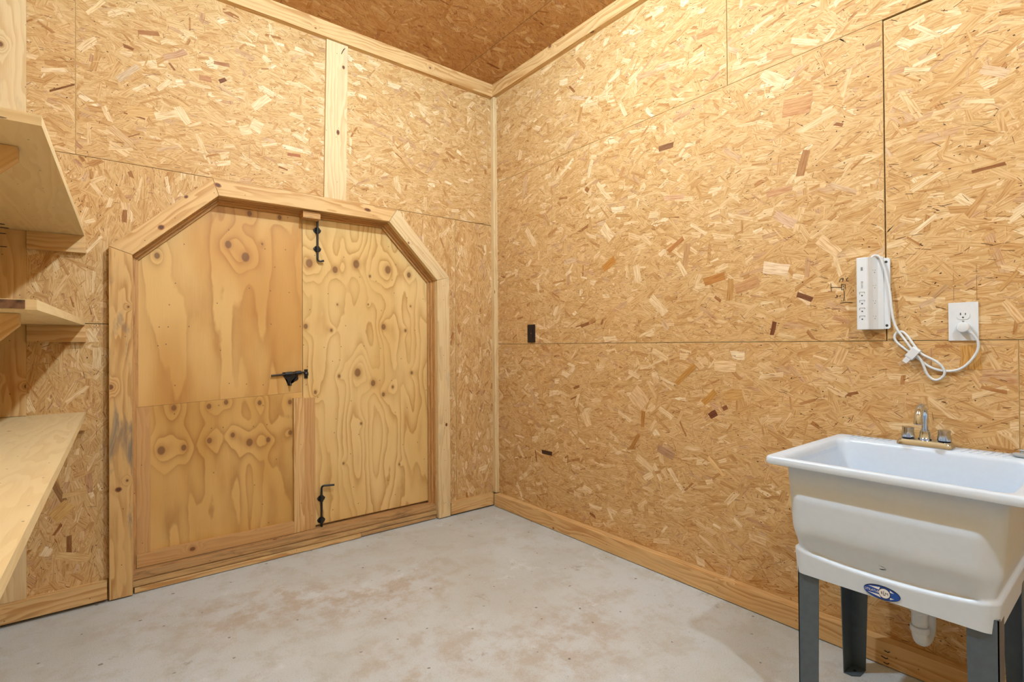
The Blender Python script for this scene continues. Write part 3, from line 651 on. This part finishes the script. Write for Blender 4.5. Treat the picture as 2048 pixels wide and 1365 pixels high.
# slide latch across the gap
la = empty('slide_latch', (.83, YD, .97), parent=d1); tag(la, 'black spring slide latch')
bm = bmesh.new(); pts = [(.800, 1.046), (.903, 1.050), (.903, 1.034), (.888, 1.030), (.888, 1.002), (.872, .992), (.850, .994), (.846, .972), (.838, .966), (.830, .972), (.828, 1.000), (.806, 1.022)]
A = [bm.verts.new((p[0], YD-.006, p[1])) for p in pts]; Bv = [bm.verts.new((p[0], YD, p[1])) for p in pts]
f1 = bm.faces.new(A); f2 = bm.faces.new(Bv[::-1])
for i in range(len(pts)): bm.faces.new((A[i], Bv[i], Bv[(i+1) % len(pts)], A[(i+1) % len(pts)]))
bmesh.ops.triangulate(bm, faces=[f1, f2]); finish('latch_plate', bm, M['black'], la)
bm = bmesh.new(); tube(bm, [(.737, YD-.013, 1.030), (.925, YD-.013, 1.044)], .0055, 12); autosmooth(finish('bolt_rod', bm, M['nail'], la))
bm = bmesh.new(); tube(bm, [(.812, YD-.012, 1.0365), (.850, YD-.012, 1.039)], .0115, 14); autosmooth(finish('sleeve', bm, M['black'], la))
bm = bmesh.new(); tube(bm, [(.872, YD-.012, 1.041), (.903, YD-.012, 1.043)], .0115, 14); autosmooth(finish('sleeve', bm, M['black'], la))
bm = bmesh.new(); tube(bm, [(.840, YD-.006, .984), (.840, YD-.022, .980), (.840, YD-.026, .968)], .0065, 10); autosmooth(finish('trigger', bm, M['black'], la))
kp = empty('latch_keeper', (.933, YD, 1.0), parent=d2)
box('keeper_plate', .923, .944, YD-.005, YD, 1.006, 1.060, 'black', kp, bevel=.002)
bm = bmesh.new(); lathe(bm, (.933, YD-.012, 1.033), (1, 0, 0), [(.012, -.009), (.013, -.007), (.013, .007), (.012, .009)], 16); autosmooth(finish('keeper_loop', bm, M['black'], kp))

# ================================================================== SHELVES
def board8(name, near, far, mat, parent, xb=XL, grain=(1, 0, 0)):
    """near/far = (y, x_front, z_bottom, z_top)"""
    (y0, x0, a0, b0), (y1, x1, a1, b1) = near, far
    bm = bmesh.new(); hexa(bm, [(xb, y0, a0), (x0, y0, a0), (x1, y1, a1), (xb, y1, a1), (xb, y0, b0), (x0, y0, b0), (x1, y1, b1), (xb, y1, b1)])
    return finish(name, bm, M[mat], parent, grain, bevel=.0012)
def shelf(label, near, far, ledger, brace_y):
    s = empty('wall_shelf', (-.25, 2.3, far[2]), label, 'shelf'); s['group'] = 'pine shelves on the left wall'
    board8('shelf_board', near, far, 'pine_shelf', s, grain=(0, 1, 0))
    box('ledger', -.281, -.081, 3.080, YB, ledger[0], ledger[1], 'pine_amber', s, bevel=.001)
    zb = near[2] + (far[2]-near[2])*(brace_y-near[0])/(far[0]-near[0]) - .001
    # diagonal timber strut from the left wall up to the underside of the board
    bm = bmesh.new(); y0, y1 = brace_y-.019, brace_y+.019
    pts = [(XL, zb-.20), (XL, zb-.265), (-.182, zb-.03), (-.182, zb), (-.215, zb)]
    A = [bm.verts.new((p[0], y0, p[1])) for p in pts]; Bv = [bm.verts.new((p[0], y1, p[1])) for p in pts]
    bm.faces.new(A); bm.faces.new(Bv[::-1])
    for i in range(5): bm.faces.new((A[i], Bv[i], Bv[(i+1) % 5], A[(i+1) % 5]))
    finish('strut', bm, M['pine_amber'], s, (1, 0, 1), bevel=.001)
    return s
s1 = shelf('topmost pine shelf, above eye height, its underside showing', (1.612, -.121, 1.719, 1.744), (YB, -.085, 1.719, 1.744), (1.640, 1.718), 1.83)
s2 = shelf('middle pine shelf with a rough sawn front edge and dark bark on its end', (1.620, -.130, 1.289, 1.313), (YB, -.084, 1.304, 1.330), (1.227, 1.303), 1.86)
s3 = shelf('lowest pine shelf with its pale top surface in full view', (.35, -.117, .874, .900), (YB, -.083, .874, .900), (.818, .873), 1.0)
# bark left on the near end of the middle board
bm = bmesh.new(); hexa(bm, [(XL, 1.6165, 1.291), (-.150, 1.6165, 1.291), (-.150, 1.6205, 1.291), (XL, 1.6205, 1.291), (XL, 1.6165, 1.311), (-.150, 1.6165, 1.311), (-.150, 1.6205, 1.311), (XL, 1.6205, 1.311)])
M['bark'] = flat('bark', (126, 92, 66), .9, var=.35, bump=.003)
finish('bark_strip', bm, M['bark'], s2)

# ================================================================== UTILITY SINK
SK = empty('utility_sink', (1.97, .483, 0), 'white plastic utility sink on slate grey steel legs', 'sink')
RX0, RX1, RY0, RY1 = 1.655, 2.284, .180, .788
def rrect(x0, x1, y0, y1, r, z, nc=7, nx=12, ny=44):
    P = []
    def arc(cx, cy, a0):
        for k in range(nc): a = a0+math.pi/2*k/(nc-1); P.append((cx+r*math.cos(a), cy+r*math.sin(a), z))
    def seg(p, q, n):
        for k in range(1, n): t_ = k/n; P.append((p[0]+(q[0]-p[0])*t_, p[1]+(q[1]-p[1])*t_, z))
    arc(x1-r, y1-r, 0); seg((x1-r, y1), (x0+r, y1), nx)
    arc(x0+r, y1-r, math.pi/2); seg((x0, y1-r), (x0, y0+r), ny)
    arc(x0+r, y0+r, math.pi); seg((x0+r, y0), (x1-r, y0), nx)
    arc(x1-r, y0+r, 1.5*math.pi); seg((x1, y0+r), (x1, y1-r), ny)
    return P
def sm(v, a, b):
    t_ = min(max((v-a)/(b-a), 0), 1); return t_*t_*(3-2*t_)
def loft(rings, cap0=True, cap1=True):
    bm = bmesh.new(); R = [[bm.verts.new(p) for p in r] for r in rings]
    n = len(R[0])
    for i in range(len(R)-1):
        for k in range(n): bm.faces.new((R[i][k], R[i][(k+1) % n], R[i+1][(k+1) % n], R[i+1][k]))
    if cap0: bm.faces.new(R[0][::-1])
    if cap1: bm.faces.new(R[-1])
    return bm
rings = []
def body_ring(z):
    h = (z-.475)/(.812-.475)
    iy = .068-.024*h; ix = .050-.014*h
    ring_ = rrect(RX0+ix, RX1-.012-.012*(1-h), RY0+iy, RY1-iy, .030+.01*h, z)
    out = []
    for (x, y, zz) in ring_:
        # hollow just above the skirt and the swollen panel on the front
        front = sm(x, RX0+.10, RX0+.055)
        mid = 1-abs((y-.484)/.25)**2.2
        ztop = .552-.024*max(mid, 0)
        slope = sm(zz, ztop-.001, ztop+.010)*(1-sm(zz, ztop+.012, .640))
        panel = sm(y, .248, .285)*(1-sm(y, .690, .735))*sm(zz, ztop, .615)*(1-sm(zz, .705, .765))
        x += front*(slope*.012*(.35+.65*sm(y, .70, .66)*sm(y, .262, .30)) - panel*.013)
        # ends curl in above the skirt too
        e = sm(zz, .548, .558)*(1-sm(zz, .558, .625))
        y += (-.010*e if y > .484 else .010*e)
        out.append((x, y, zz))
    return out
rings.append(rrect(RX0+.075, RX1-.05, RY0+.095, RY1-.095, .02, .505))
rings.append(rrect(RX0+.056, RX1-.03, RY0+.074, RY1-.074, .026, .500))
rings.append(rrect(RX0+.054, RX1-.03, RY0+.072, RY1-.072, .028, .475))
zs = [.475+(.812-.475)*i/90 for i in range(91)]
rings += [body_ring(z) for z in zs]
rings.append(rrect(RX0+.006, RX1-.004, RY0+.006, RY1-.006, .016, .8125))
rings.append(rrect(RX0+.001, RX1-.001, RY0+.001, RY1-.001, .018, .815))
rings.append(rrect(RX0, RX1, RY0, RY1, .018, .820))
rings.append(rrect(RX0+.001, RX1-.001, RY0+.001, RY1-.001, .018, .832))
rings.append(rrect(RX0+.005, RX1-.004, RY0+.005, RY1-.005, .018, .837))
rings.append(rrect(RX0+.010, RX1-.008, RY0+.010, RY1-.010, .020, .838))
rings.append(rrect(RX0+.026, RX1-.098, RY0+.030, RY1-.030, .040, .836))
rings.append(rrect(RX0+.032, RX1-.103, RY0+.036, RY1-.036, .042, .832))
rings.append(rrect(RX0+.037, RX1-.107, RY0+.042, RY1-.042, .044, .822))
rings.append(rrect(RX0+.055, RX1-.118, RY0+.070, RY1-.070, .05, .60))
rings.append(rrect(RX0+.066, RX1-.125, RY0+.084, RY1-.084, .05, .555))
rings.append(rrect(RX0+.095, RX1-.15, RY0+.115, RY1-.115, .05, .530))
rings.append(rrect(RX0+.20, RX1-.25, RY0+.22, RY1-.22, .03, .522))
basin = finish('basin', loft(rings), M['plastic'], SK); autosmooth(basin, 50)
# soap ribs on the back ledge
for y0, n in ((.735, 7), (.395, 6)):
    for i in range(n):
        y = y0-.020*i
        bm = bmesh.new(); tube(bm, [(2.205, y+.006, .837), (2.262, y-.006, .837)], .0028, 8); finish('soap_rib', bm, M['plastic'], SK, smooth=True)
# legs: folded steel angles, tapered, with a foot
def leg(cx, cy, dx, dy, wx0, wx1, wy0, wy1, label):
    th = .0028; bm = bmesh.new(); zt = .512
    def P(x, y, z): return (cx+dx*x, cy+dy*y, z)
    # flange along X
    hexa(bm, [P(0, 0, 0), P(wx0, 0, 0), P(wx0, th, 0), P(0, th, 0), P(0, 0, zt), P(wx1, 0, zt), P(wx1, th, zt), P(0, th, zt)])
    hexa(bm, [P(0, 0, 0), P(th, 0, 0), P(th, wy0, 0), P(0, wy0, 0), P(0, 0, zt), P(th, 0, zt), P(th, wy1, zt), P(0, wy1, zt)])
    # foot plate with clipped corners
    pts = [(0, 0), (wx0, 0), (wx0, wy0*.55), (wx0*.72, wy0), (0, wy0)]
    A = [bm.verts.new(P(p[0], p[1], .001)) for p in pts]; Bv = [bm.verts.new(P(p[0], p[1], .004)) for p in pts]
    bm.faces.new(A); bm.faces.new(Bv[::-1])
    for i in range(5): bm.faces.new((A[i], Bv[i], Bv[(i+1) % 5], A[(i+1) % 5]))
    o = finish('leg', bm, M['steel'], SK); o['label'] = label
    bm = bmesh.new(); lathe(bm, P(wx0*.5, wy0*.5, .004), (0, 0, 1), [(.005, 0), (.005, .0006)], 10); finish('bolt_hole', bm, M['black'], o)
    return o
leg(1.712, .711, 1, -1, .06, .07, .054, .060, 'slate grey front leg, left')
leg(1.712, .246, 1, 1, .06, .07, .056, .062, 'slate grey front leg, right')
leg(2.168, .716, -1, -1, .078, .108, .046, .062, 'slate grey back leg, left')
leg(2.168, .246, -1, 1, .078, .108, .046, .062, 'slate grey back leg, right')
# drain: tailpiece, trap and waste pipe to the wall
dr = empty('drain_pipe', (1.965, .463, .25), parent=SK)
dx_, dy_ = 1.968, .463
P = [(dx_, dy_, .53), (dx_, dy_, .40), (dx_, dy_, .300)]
for k in range(1, 9): a = math.pi*k/8; P.append((dx_+.046*(1-math.cos(a)), dy_, .300-.034*math.sin(a)))
P += [(dx_+.092, dy_, .335), (dx_+.100, dy_, .362), (dx_+.125, dy_, .372), (2.25, dy_, .372)]
bm = bmesh.new(); tube(bm, P, .0205, 18); autosmooth(finish('trap', bm, M['pvc'], dr))
for z in (.372, .312):
    bm = bmesh.new(); lathe(bm, (dx_, dy_, z), (0, 0, 1), [(.0225, -.010), (.0245, -.008), (.0245, .008), (.0225, .010)], 20); autosmooth(finish('slip_nut', bm, M['pvc'], dr))
bm = bmesh.new(); lathe(bm, (2.2985, dy_, .372), (-1, 0, 0), [(.034, 0), (.034, .002), (.024, .008), (.0212, .05)], 24); autosmooth(finish('escutcheon', bm, M['chrome'], dr))
# faucet
fc = empty('faucet', (2.228, .502, .837), parent=SK); fc['label'] = 'chrome two handle faucet'
fx = 2.228
bm = bmesh.new()
R0 = [rrect(fx-.027, fx+.027, .424, .580, .012, .8375, 5, 4, 8), rrect(fx-.0265, fx+.0265, .4245, .5795, .012, .845, 5, 4, 8), rrect(fx-.022, fx+.022, .430, .574, .012, .8565, 5, 4, 8), rrect(fx-.018, fx+.018, .434, .570, .011, .859, 5, 4, 8)]
bm.free(); bm = loft(R0); autosmooth(finish('base_plate', bm, M['chrome'], fc), 35)
for y in (.550, .450):
    h = empty('tap_handle', (fx, y, .858), parent=fc)
    bm = bmesh.new(); lathe(bm, (fx, y, .8585), (0, 0, 1), [(.0175, 0), (.0175, .004)], 20); finish('collar', bm, M['black'], h)
    bm = bmesh.new(); seg = 40; prof = [(.0185, .0045), (.019, .008), (.0160, .026), (.0168, .037), (.0165, .0395), (.012, .041)]
    Rg = []
    for (r, hh) in prof:
        Rg.append([bm.verts.new((fx+r*(1+.05*math.cos(10*2*math.pi*k/seg))*math.cos(2*math.pi*k/seg), y+r*(1+.05*math.cos(10*2*math.pi*k/seg))*math.sin(2*math.pi*k/seg), .8585+hh)) for k in range(seg)])
    for i in range(len(Rg)-1):
        for k in range(seg): bm.faces.new((Rg[i][k], Rg[i][(k+1) % seg], Rg[i+1][(k+1) % seg], Rg[i+1][k]))
    bm.faces.new(Rg[0][::-1]); bm.faces.new(Rg[-1]); autosmooth(finish('knob', bm, M['chrome'], h), 45)
sp = empty('spout', (fx, .502, .858), parent=fc)
bm = bmesh.new(); lathe(bm, (fx, .502, .858), (0, 0, 1), [(.0195, 0), (.0195, .006), (.0165, .010), (.0150, .030), (.0125, .032), (.0125, .036)], 24); autosmooth(finish('spout_base', bm, M['chrome'], sp), 35)
P = [(fx, .502, .885), (fx, .502, .930)]
for k in range(1, 11): a = math.pi*k/10; P.append((fx-.048*(1-math.cos(a)), .502-.004*k/10, .932+.046*math.sin(a)))
bm = bmesh.new(); tube(bm, P, [.0095]*2+[.0098+.0026*k/10 for k in range(10)], 18); autosmooth(finish('gooseneck', bm, M['chrome'], sp))
bm = bmesh.new(); lathe(bm, (P[-1][0], P[-1][1], .935), (0, 0, -1), [(.0126, 0), (.0135, .004), (.0135, .011), (.0118, .012), (.0118, .0135)], 20); autosmooth(finish('aerator', bm, M['chrome'], sp), 35)
# oval maker's sticker on the skirt
sxf = RX0+.0487
st = empty('sticker', (sxf, .4855, .475), parent=SK); st['label'] = 'blue and white oval sticker'
def ell(nm, cy, cz, a, b, lift, mat, n=40, parent=st, poly=None):
    pts = poly or [(cy+a*math.cos(2*math.pi*k/n), cz+b*math.sin(2*math.pi*k/n)) for k in range(n)]
    return prism(nm, pts, 'X', sxf-lift-.0012, sxf+.004, mat, parent)
cy_, cz_ = .4855, .4955
ell('sticker_base', cy_, cz_, .0435, .0195, .0000, 'navy')
ell('sticker_field', cy_, cz_-.0006, .0428, .0172, .0003, 'blue')
ell('sticker_flash', 0, 0, 0, 0, .0006, 'stickerwhite', poly=[(cy_+.032, cz_+.0098), (cy_+.004, cz_+.0140), (cy_+.006, cz_+.0062)])
ell('sticker_flash', 0, 0, 0, 0, .0006, 'stickerwhite', poly=[(cy_+.034, cz_-.0075), (cy_+.006, cz_-.0068), (cy_+.002, cz_-.0140)])
ell('sticker_flash', 0, 0, 0, 0, .0006, 'stickerwhite', poly=[(cy_-.029, cz_+.0072), (cy_-.0195, cz_+.0128), (cy_-.0195, cz_+.0072)])
ell('sticker_flash', 0, 0, 0, 0, .0006, 'stickerwhite', poly=[(cy_-.029, cz_-.0078), (cy_-.0195, cz_-.0078), (cy_-.0195, cz_-.0125)])
ell('sticker_disc_edge', cy_-.0065, cz_, .0145, .0145, .0008, 'navy')
ell('sticker_disc', cy_-.0065, cz_, .0128, .0128, .0010, 'stickerwhite')
xt = sxf-.0024
wall_text('lettering', 'UTILATUB', .0088, cy_+.0232, cz_-.0002, xt+.0004, 'stickerwhite', st, 0, .86)
wall_text('lettering', 'E', .0098, cy_-.0006, cz_, xt, 'navy', st)
wall_text('lettering', 'L', .0180, cy_-.0062, cz_, xt, 'navy', st, 0, .6)
wall_text('lettering', 'M', .0098, cy_-.0120, cz_, xt, 'navy', st)
# grey plug left on the back ledge
dp = empty('drain_plug', (2.235, .268, .838), 'pale grey drain plug lying at the right end of the sink ledge', 'drain plug')
bm = bmesh.new(); lathe(bm, (2.235, .262, .8385), (0, 0, 1), [(.020, 0), (.024, .004), (.024, .008), (.019, .010), (.008, .0105)], 24); autosmooth(finish('plug_body', bm, M['greyplastic'], dp), 35)
bm = bmesh.new(); lathe(bm, (2.235, .262, .849), (0, 0, 1), [(.005, 0), (.004, .006), (.007, .009), (.005, .012)], 16); autosmooth(finish('plug_knob', bm, M['greyplastic'], dp), 35)

# ================================================================== SURGE PROTECTOR, ITS CORD AND THE OUTLETS
SP = empty('surge_protector', (XR, .66, 1.247), 'white wall mounted surge protector with a bundled white cord', 'power strip')
prof = [(.711, 0), (.711, -.050), (.708, -.053), (.676, -.053), (.672, -.050), (.662, -.034), (.650, -.021), (.638, -.0145), (.634, -.0125), (.634, 0)]
prism('body', [(XR+p[1], p[0]) for p in prof], 'Z', 1.248, 1.522, 'white', SP, bevel=.0015)
fp = [(.640, 1.249), (.640, 1.516), (.620, 1.516), (.6145, 1.5105), (.6145, 1.2545), (.620, 1.249)]
prism('mounting_flange', fp, 'X', XR-.010, XR-.001, 'white', SP, bevel=.0012)
for z in (1.501, 1.262):
    bm = bmesh.new(); lathe(bm, (XR-.010, .626, z), (-1, 0, 0), [(.0046, -.001), (.0046, .001), (.003, .0018)], 14); finish('screw', bm, M['slot'], SP)
for z in (1.381, 1.350, 1.321, 1.291):
    s = empty('outlet', (XR-.053, .692, z), parent=SP)
    x0 = XR-.0538
    box('groove', x0, XR-.0525, .683, .700, z+.0085, z+.0098, 'slotlight', s, bevel=0)
    box('slot', x0, XR-.0525, .6995, .7010, z+.001, z+.0085, 'slotlight', s, bevel=0)
    box('slot', x0, XR-.0525, .683, .6845, z+.004, z+.0085, 'slotlight', s, bevel=0)
    bm = bmesh.new(); lathe(bm, (XR-.0525, .692, z-.004), (-1, 0, 0), [(.0026, 0), (.0026, .0012)], 12); finish('ground_hole', bm, M['slot'], s)
for z in (1.468, 1.410, 1.352, 1.294):
    s = empty('outlet', (XR-.034, .661, z), parent=SP)
    for dy, dz, r in ((.003, .004, .0012), (-.003, .004, .0012), (-.001, -.005, .0016)):
        y = .659+dy; x = XR-.034+(.662-y)*.9
        bm = bmesh.new(); lathe(bm, (x+.001, y, z+dz), (-.75, -.66, 0), [(r, -.002), (r, .0016)], 10); finish('socket_hole', bm, M['slotlight'], s)
wall_text('lettering', 'BELKIN', .0085, .692, 1.418, XR-.0532, 'print', SP, -math.pi/2)
box('indicator', XR-.0540, XR-.0525, .689, .695, 1.472, 1.485, 'print', SP, bevel=.0003)
CORD = [(0.669, 1.515), (0.659, 1.527), (0.643, 1.521), (0.633, 1.493), (0.624, 1.455), (0.613, 1.388), (0.609, 1.335), (0.604, 1.285), (0.593, 1.248), (0.578, 1.222), (0.56, 1.193), (0.541, 1.16), (0.524, 1.136), (0.515, 1.109), (0.506, 1.082), (0.489, 1.065), (0.471, 1.07), (0.459, 1.09), (0.466, 1.114), (0.485, 1.134), (0.519, 1.156), (0.542, 1.187), (0.56, 1.217), (0.578, 1.237), (0.596, 1.234), (0.603, 1.216), (0.593, 1.196), (0.567, 1.171), (0.535, 1.142), (0.498, 1.109), (0.458, 1.097), (0.423, 1.103), (0.395, 1.127), (0.373, 1.165), (0.369, 1.196), (0.377, 1.216), (0.386, 1.231)]
XO = [.034, .030, .026, .022, .020, .020, .019, .018, .018, .020, .022, .021, .019, .016, .012, .010, .010, .012, .016, .020, .023, .020, .014, .010, .010, .010, .012, .013, .013, .010, .009, .010, .013, .016, .019, .022, .026]
bm = bmesh.new(); tube(bm, smooth_path([(XR-x, c[0], c[1]) for c, x in zip(CORD, XO)], 5), .0041, 10); cord = finish('cord', bm, M['white'], SP, smooth=True)
# fabric tie round the bundle
bm = bmesh.new()
tv = Vector((0, -.79, -.61)); nv = Vector((0, .61, -.79)); cpt = Vector((XR-.018, .545, 1.158))
Pt = []
for a in range(20):
    t_ = 2*math.pi*a/20; ca, sa = math.cos(t_), math.sin(t_)
    e = .30
    Pt.append(Vector((-.014*(abs(ca)**e)*(1 if ca > 0 else -1), 0, 0)) + nv*(.022*(abs(sa)**e)*(1 if sa > 0 else -1)))
Ra = [bm.verts.new(cpt+p-tv*.013) for p in Pt]; Rb = [bm.verts.new(cpt+p+tv*.013) for p in Pt]
for k in range(20): bm.faces.new((Ra[k], Ra[(k+1) % 20], Rb[(k+1) % 20], Rb[k]))
bm.faces.new(Ra[::-1]); bm.faces.new(Rb); tie = finish('cable_tie', bm, M['white'], SP)
bm = bmesh.new(); hexa(bm, [tuple(Vector((XR-.030, .545, 1.158))+nv*a+tv*b+Vector((c, 0, 0))) for a, b, c in ((.020, -.009, 0), (.040, -.008, 0), (.040, -.008, .010), (.020, -.009, .010), (.020, .009, 0), (.040, .008, 0), (.040, .008, .010), (.020, .009, .010))])
finish('tie_tail', bm, M['white'], SP, bevel=.002)
# plug
pl = empty('plug', (XR-.02, .407, 1.248), parent=SP)
bm = bmesh.new(); lathe(bm, (XR-.008, .407, 1.248), (-1, 0, 0), [(.0165, 0), (.0178, .003), (.0178, .017), (.0155, .021), (.010, .0225)], 28); autosmooth(finish('plug_body', bm, M['white'], pl), 35)
a0 = Vector((XR-.018, .394, 1.239)); a1 = Vector((XR-.024, .384, 1.227))
bm = bmesh.new(); k = 14; tube(bm, [a0+(a1-a0)*i/k for i in range(k+1)], [.0068-.0018*i/k+(.0009 if i % 2 else -.0006) for i in range(k+1)], 12); finish('strain_relief', bm, M['white'], pl)

def outlet(name, label, y0, y1, z0, z1, mat, plate_mat, slotm):
    o = empty(name, (XR, (y0+y1)/2, z0), label, 'wall outlet')
    box('cover_plate', XR-.006, XR, y0, y1, z0, z1, plate_mat, o, bevel=.0022)
    cy, cz = (y0+y1)/2, (z0+z1)/2
    for dz in (.0205, -.0205):
        s = empty('receptacle', (XR-.007, cy, cz+dz), parent=o)
        n = 28; pts = []
        for k in range(n):
            a = 2*math.pi*k/n; pts.append((cy+.0172*max(-1, min(1, 1.0*math.cos(a))), cz+dz+max(-.0135, min(.0135, .0172*math.sin(a)))))
        prism('face', pts, 'X', XR-.0078, XR-.005, mat, s)
        for dy, h in ((.0065, .0045), (-.0065, .0036)): box('slot', XR-.0084, XR-.0070, cy+dy-.0011, cy+dy+.0011, cz+dz+.0035-h*.5, cz+dz+.0035+h*1.2, slotm, s, bevel=0)
        bm = bmesh.new(); lathe(bm, (XR-.007, cy, cz+dz-.0068), (-1, 0, 0), [(.0026, 0), (.0026, .0014)], 12); finish('ground_hole', bm, M[slotm], s)
    bm = bmesh.new(); lathe(bm, (XR-.006, cy, cz), (-1, 0, 0), [(.003, -.0005), (.003, .001), (.0015, .0014)], 12); finish('screw', bm, M['screw'], o)
    return o
outlet('wall_outlet', 'white duplex outlet above the sink with a round white plug in it', .370, .448, 1.203, 1.334, 'white', 'white', 'slot')
outlet('wall_outlet', 'small black outlet near the room corner', 2.645, 2.722, 1.214, 1.338, 'blackplastic', 'blackplastic', 'slot')

# pencil note on the sheet: 19" centre line, 51" up, and a sketched box
PENCIL = [[(0.817, 1.439), (0.815, 1.408)], [(0.816, 1.423), (0.798, 1.422), (0.778, 1.419)], [(0.779, 1.432), (0.778, 1.409)], [(0.779, 1.432), (0.765, 1.43), (0.766, 1.411)], [(0.778, 1.409), (0.771, 1.411)], [(0.772, 1.426), (0.772, 1.42)], [(0.772, 1.415), (0.769, 1.397), (0.769, 1.38), (0.772, 1.364)], [(0.784, 1.357), (0.764, 1.359), (0.741, 1.356)], [(0.787, 1.442), (0.78, 1.456)], [(0.778, 1.455), (0.776, 1.457), (0.771, 1.454), (0.772, 1.451), (0.776, 1.451), (0.778, 1.453)], [(0.771, 1.454), (0.773, 1.448), (0.775, 1.442)], [(0.764, 1.463), (0.764, 1.461)], [(0.755, 1.457), (0.759, 1.451), (0.763, 1.452)], [(0.758, 1.453), (0.761, 1.448), (0.759, 1.445), (0.762, 1.443), (0.753, 1.442)], [(0.791, 1.388), (0.797, 1.388), (0.797, 1.386), (0.792, 1.384), (0.794, 1.381), (0.802, 1.38)], [(0.783, 1.389), (0.785, 1.382)], [(0.777, 1.392), (0.776, 1.391)]]
bm = bmesh.new()
for s in PENCIL: tube(bm, [(XR-.0011, a, b) for a, b in s], .0012, 5)
tag(finish('pencil_note', bm, M['pencil'], pan_mark), 'handwritten pencil note and outlet sketch')

M['guide'] = flat('faint_pencil', (150, 122, 84), .8)
def guide(panel, y, z0, z1):
    bm = bmesh.new(); z = z0
    while z < z1:
        e = min(z1, z+random.uniform(.03, .09)); abox(bm, XR-.00112, XR-.0010, y-.0005, y+.0005, z, e); z = e+random.uniform(.004, .02)
    finish('guide_line', bm, M['guide'], panel)
guide(pan_mark, 2.470, 1.21, 2.40); guide(pw[1], 2.478, .35, 1.19); guide(pw[3], .434, 1.34, 1.465); guide(pw[3], .374, 1.34, 1.46)

# ================================================================== CEILING LAMP AND AN ADDED FILL BULB (overhead, behind the picture's top edge)
for (BULB, power), lab in zip(BULBS, ('bare bulb in a white ceiling holder, midway along the room', 'unseen fill bulb added in a white ceiling holder, at the entrance end')):
    LP = empty('ceiling_lamp', (BULB[0], BULB[1], ZC), lab, 'lamp'); LP['group'] = 'bare ceiling bulbs'
    bm = bmesh.new(); lathe(bm, (BULB[0], BULB[1], ZC), (0, 0, -1), [(.06, 0), (.06, .012), (.045, .022), (.028, .04), (.024, .09)], 28); autosmooth(finish('lamp_holder', bm, M['white'], LP), 35)
    bm = bmesh.new(); bmesh.ops.create_uvsphere(bm, u_segments=10, v_segments=6, radius=.042, matrix=Matrix.Translation(BULB)); finish('bulb', bm, lamp_mat(power), LP, smooth=True)
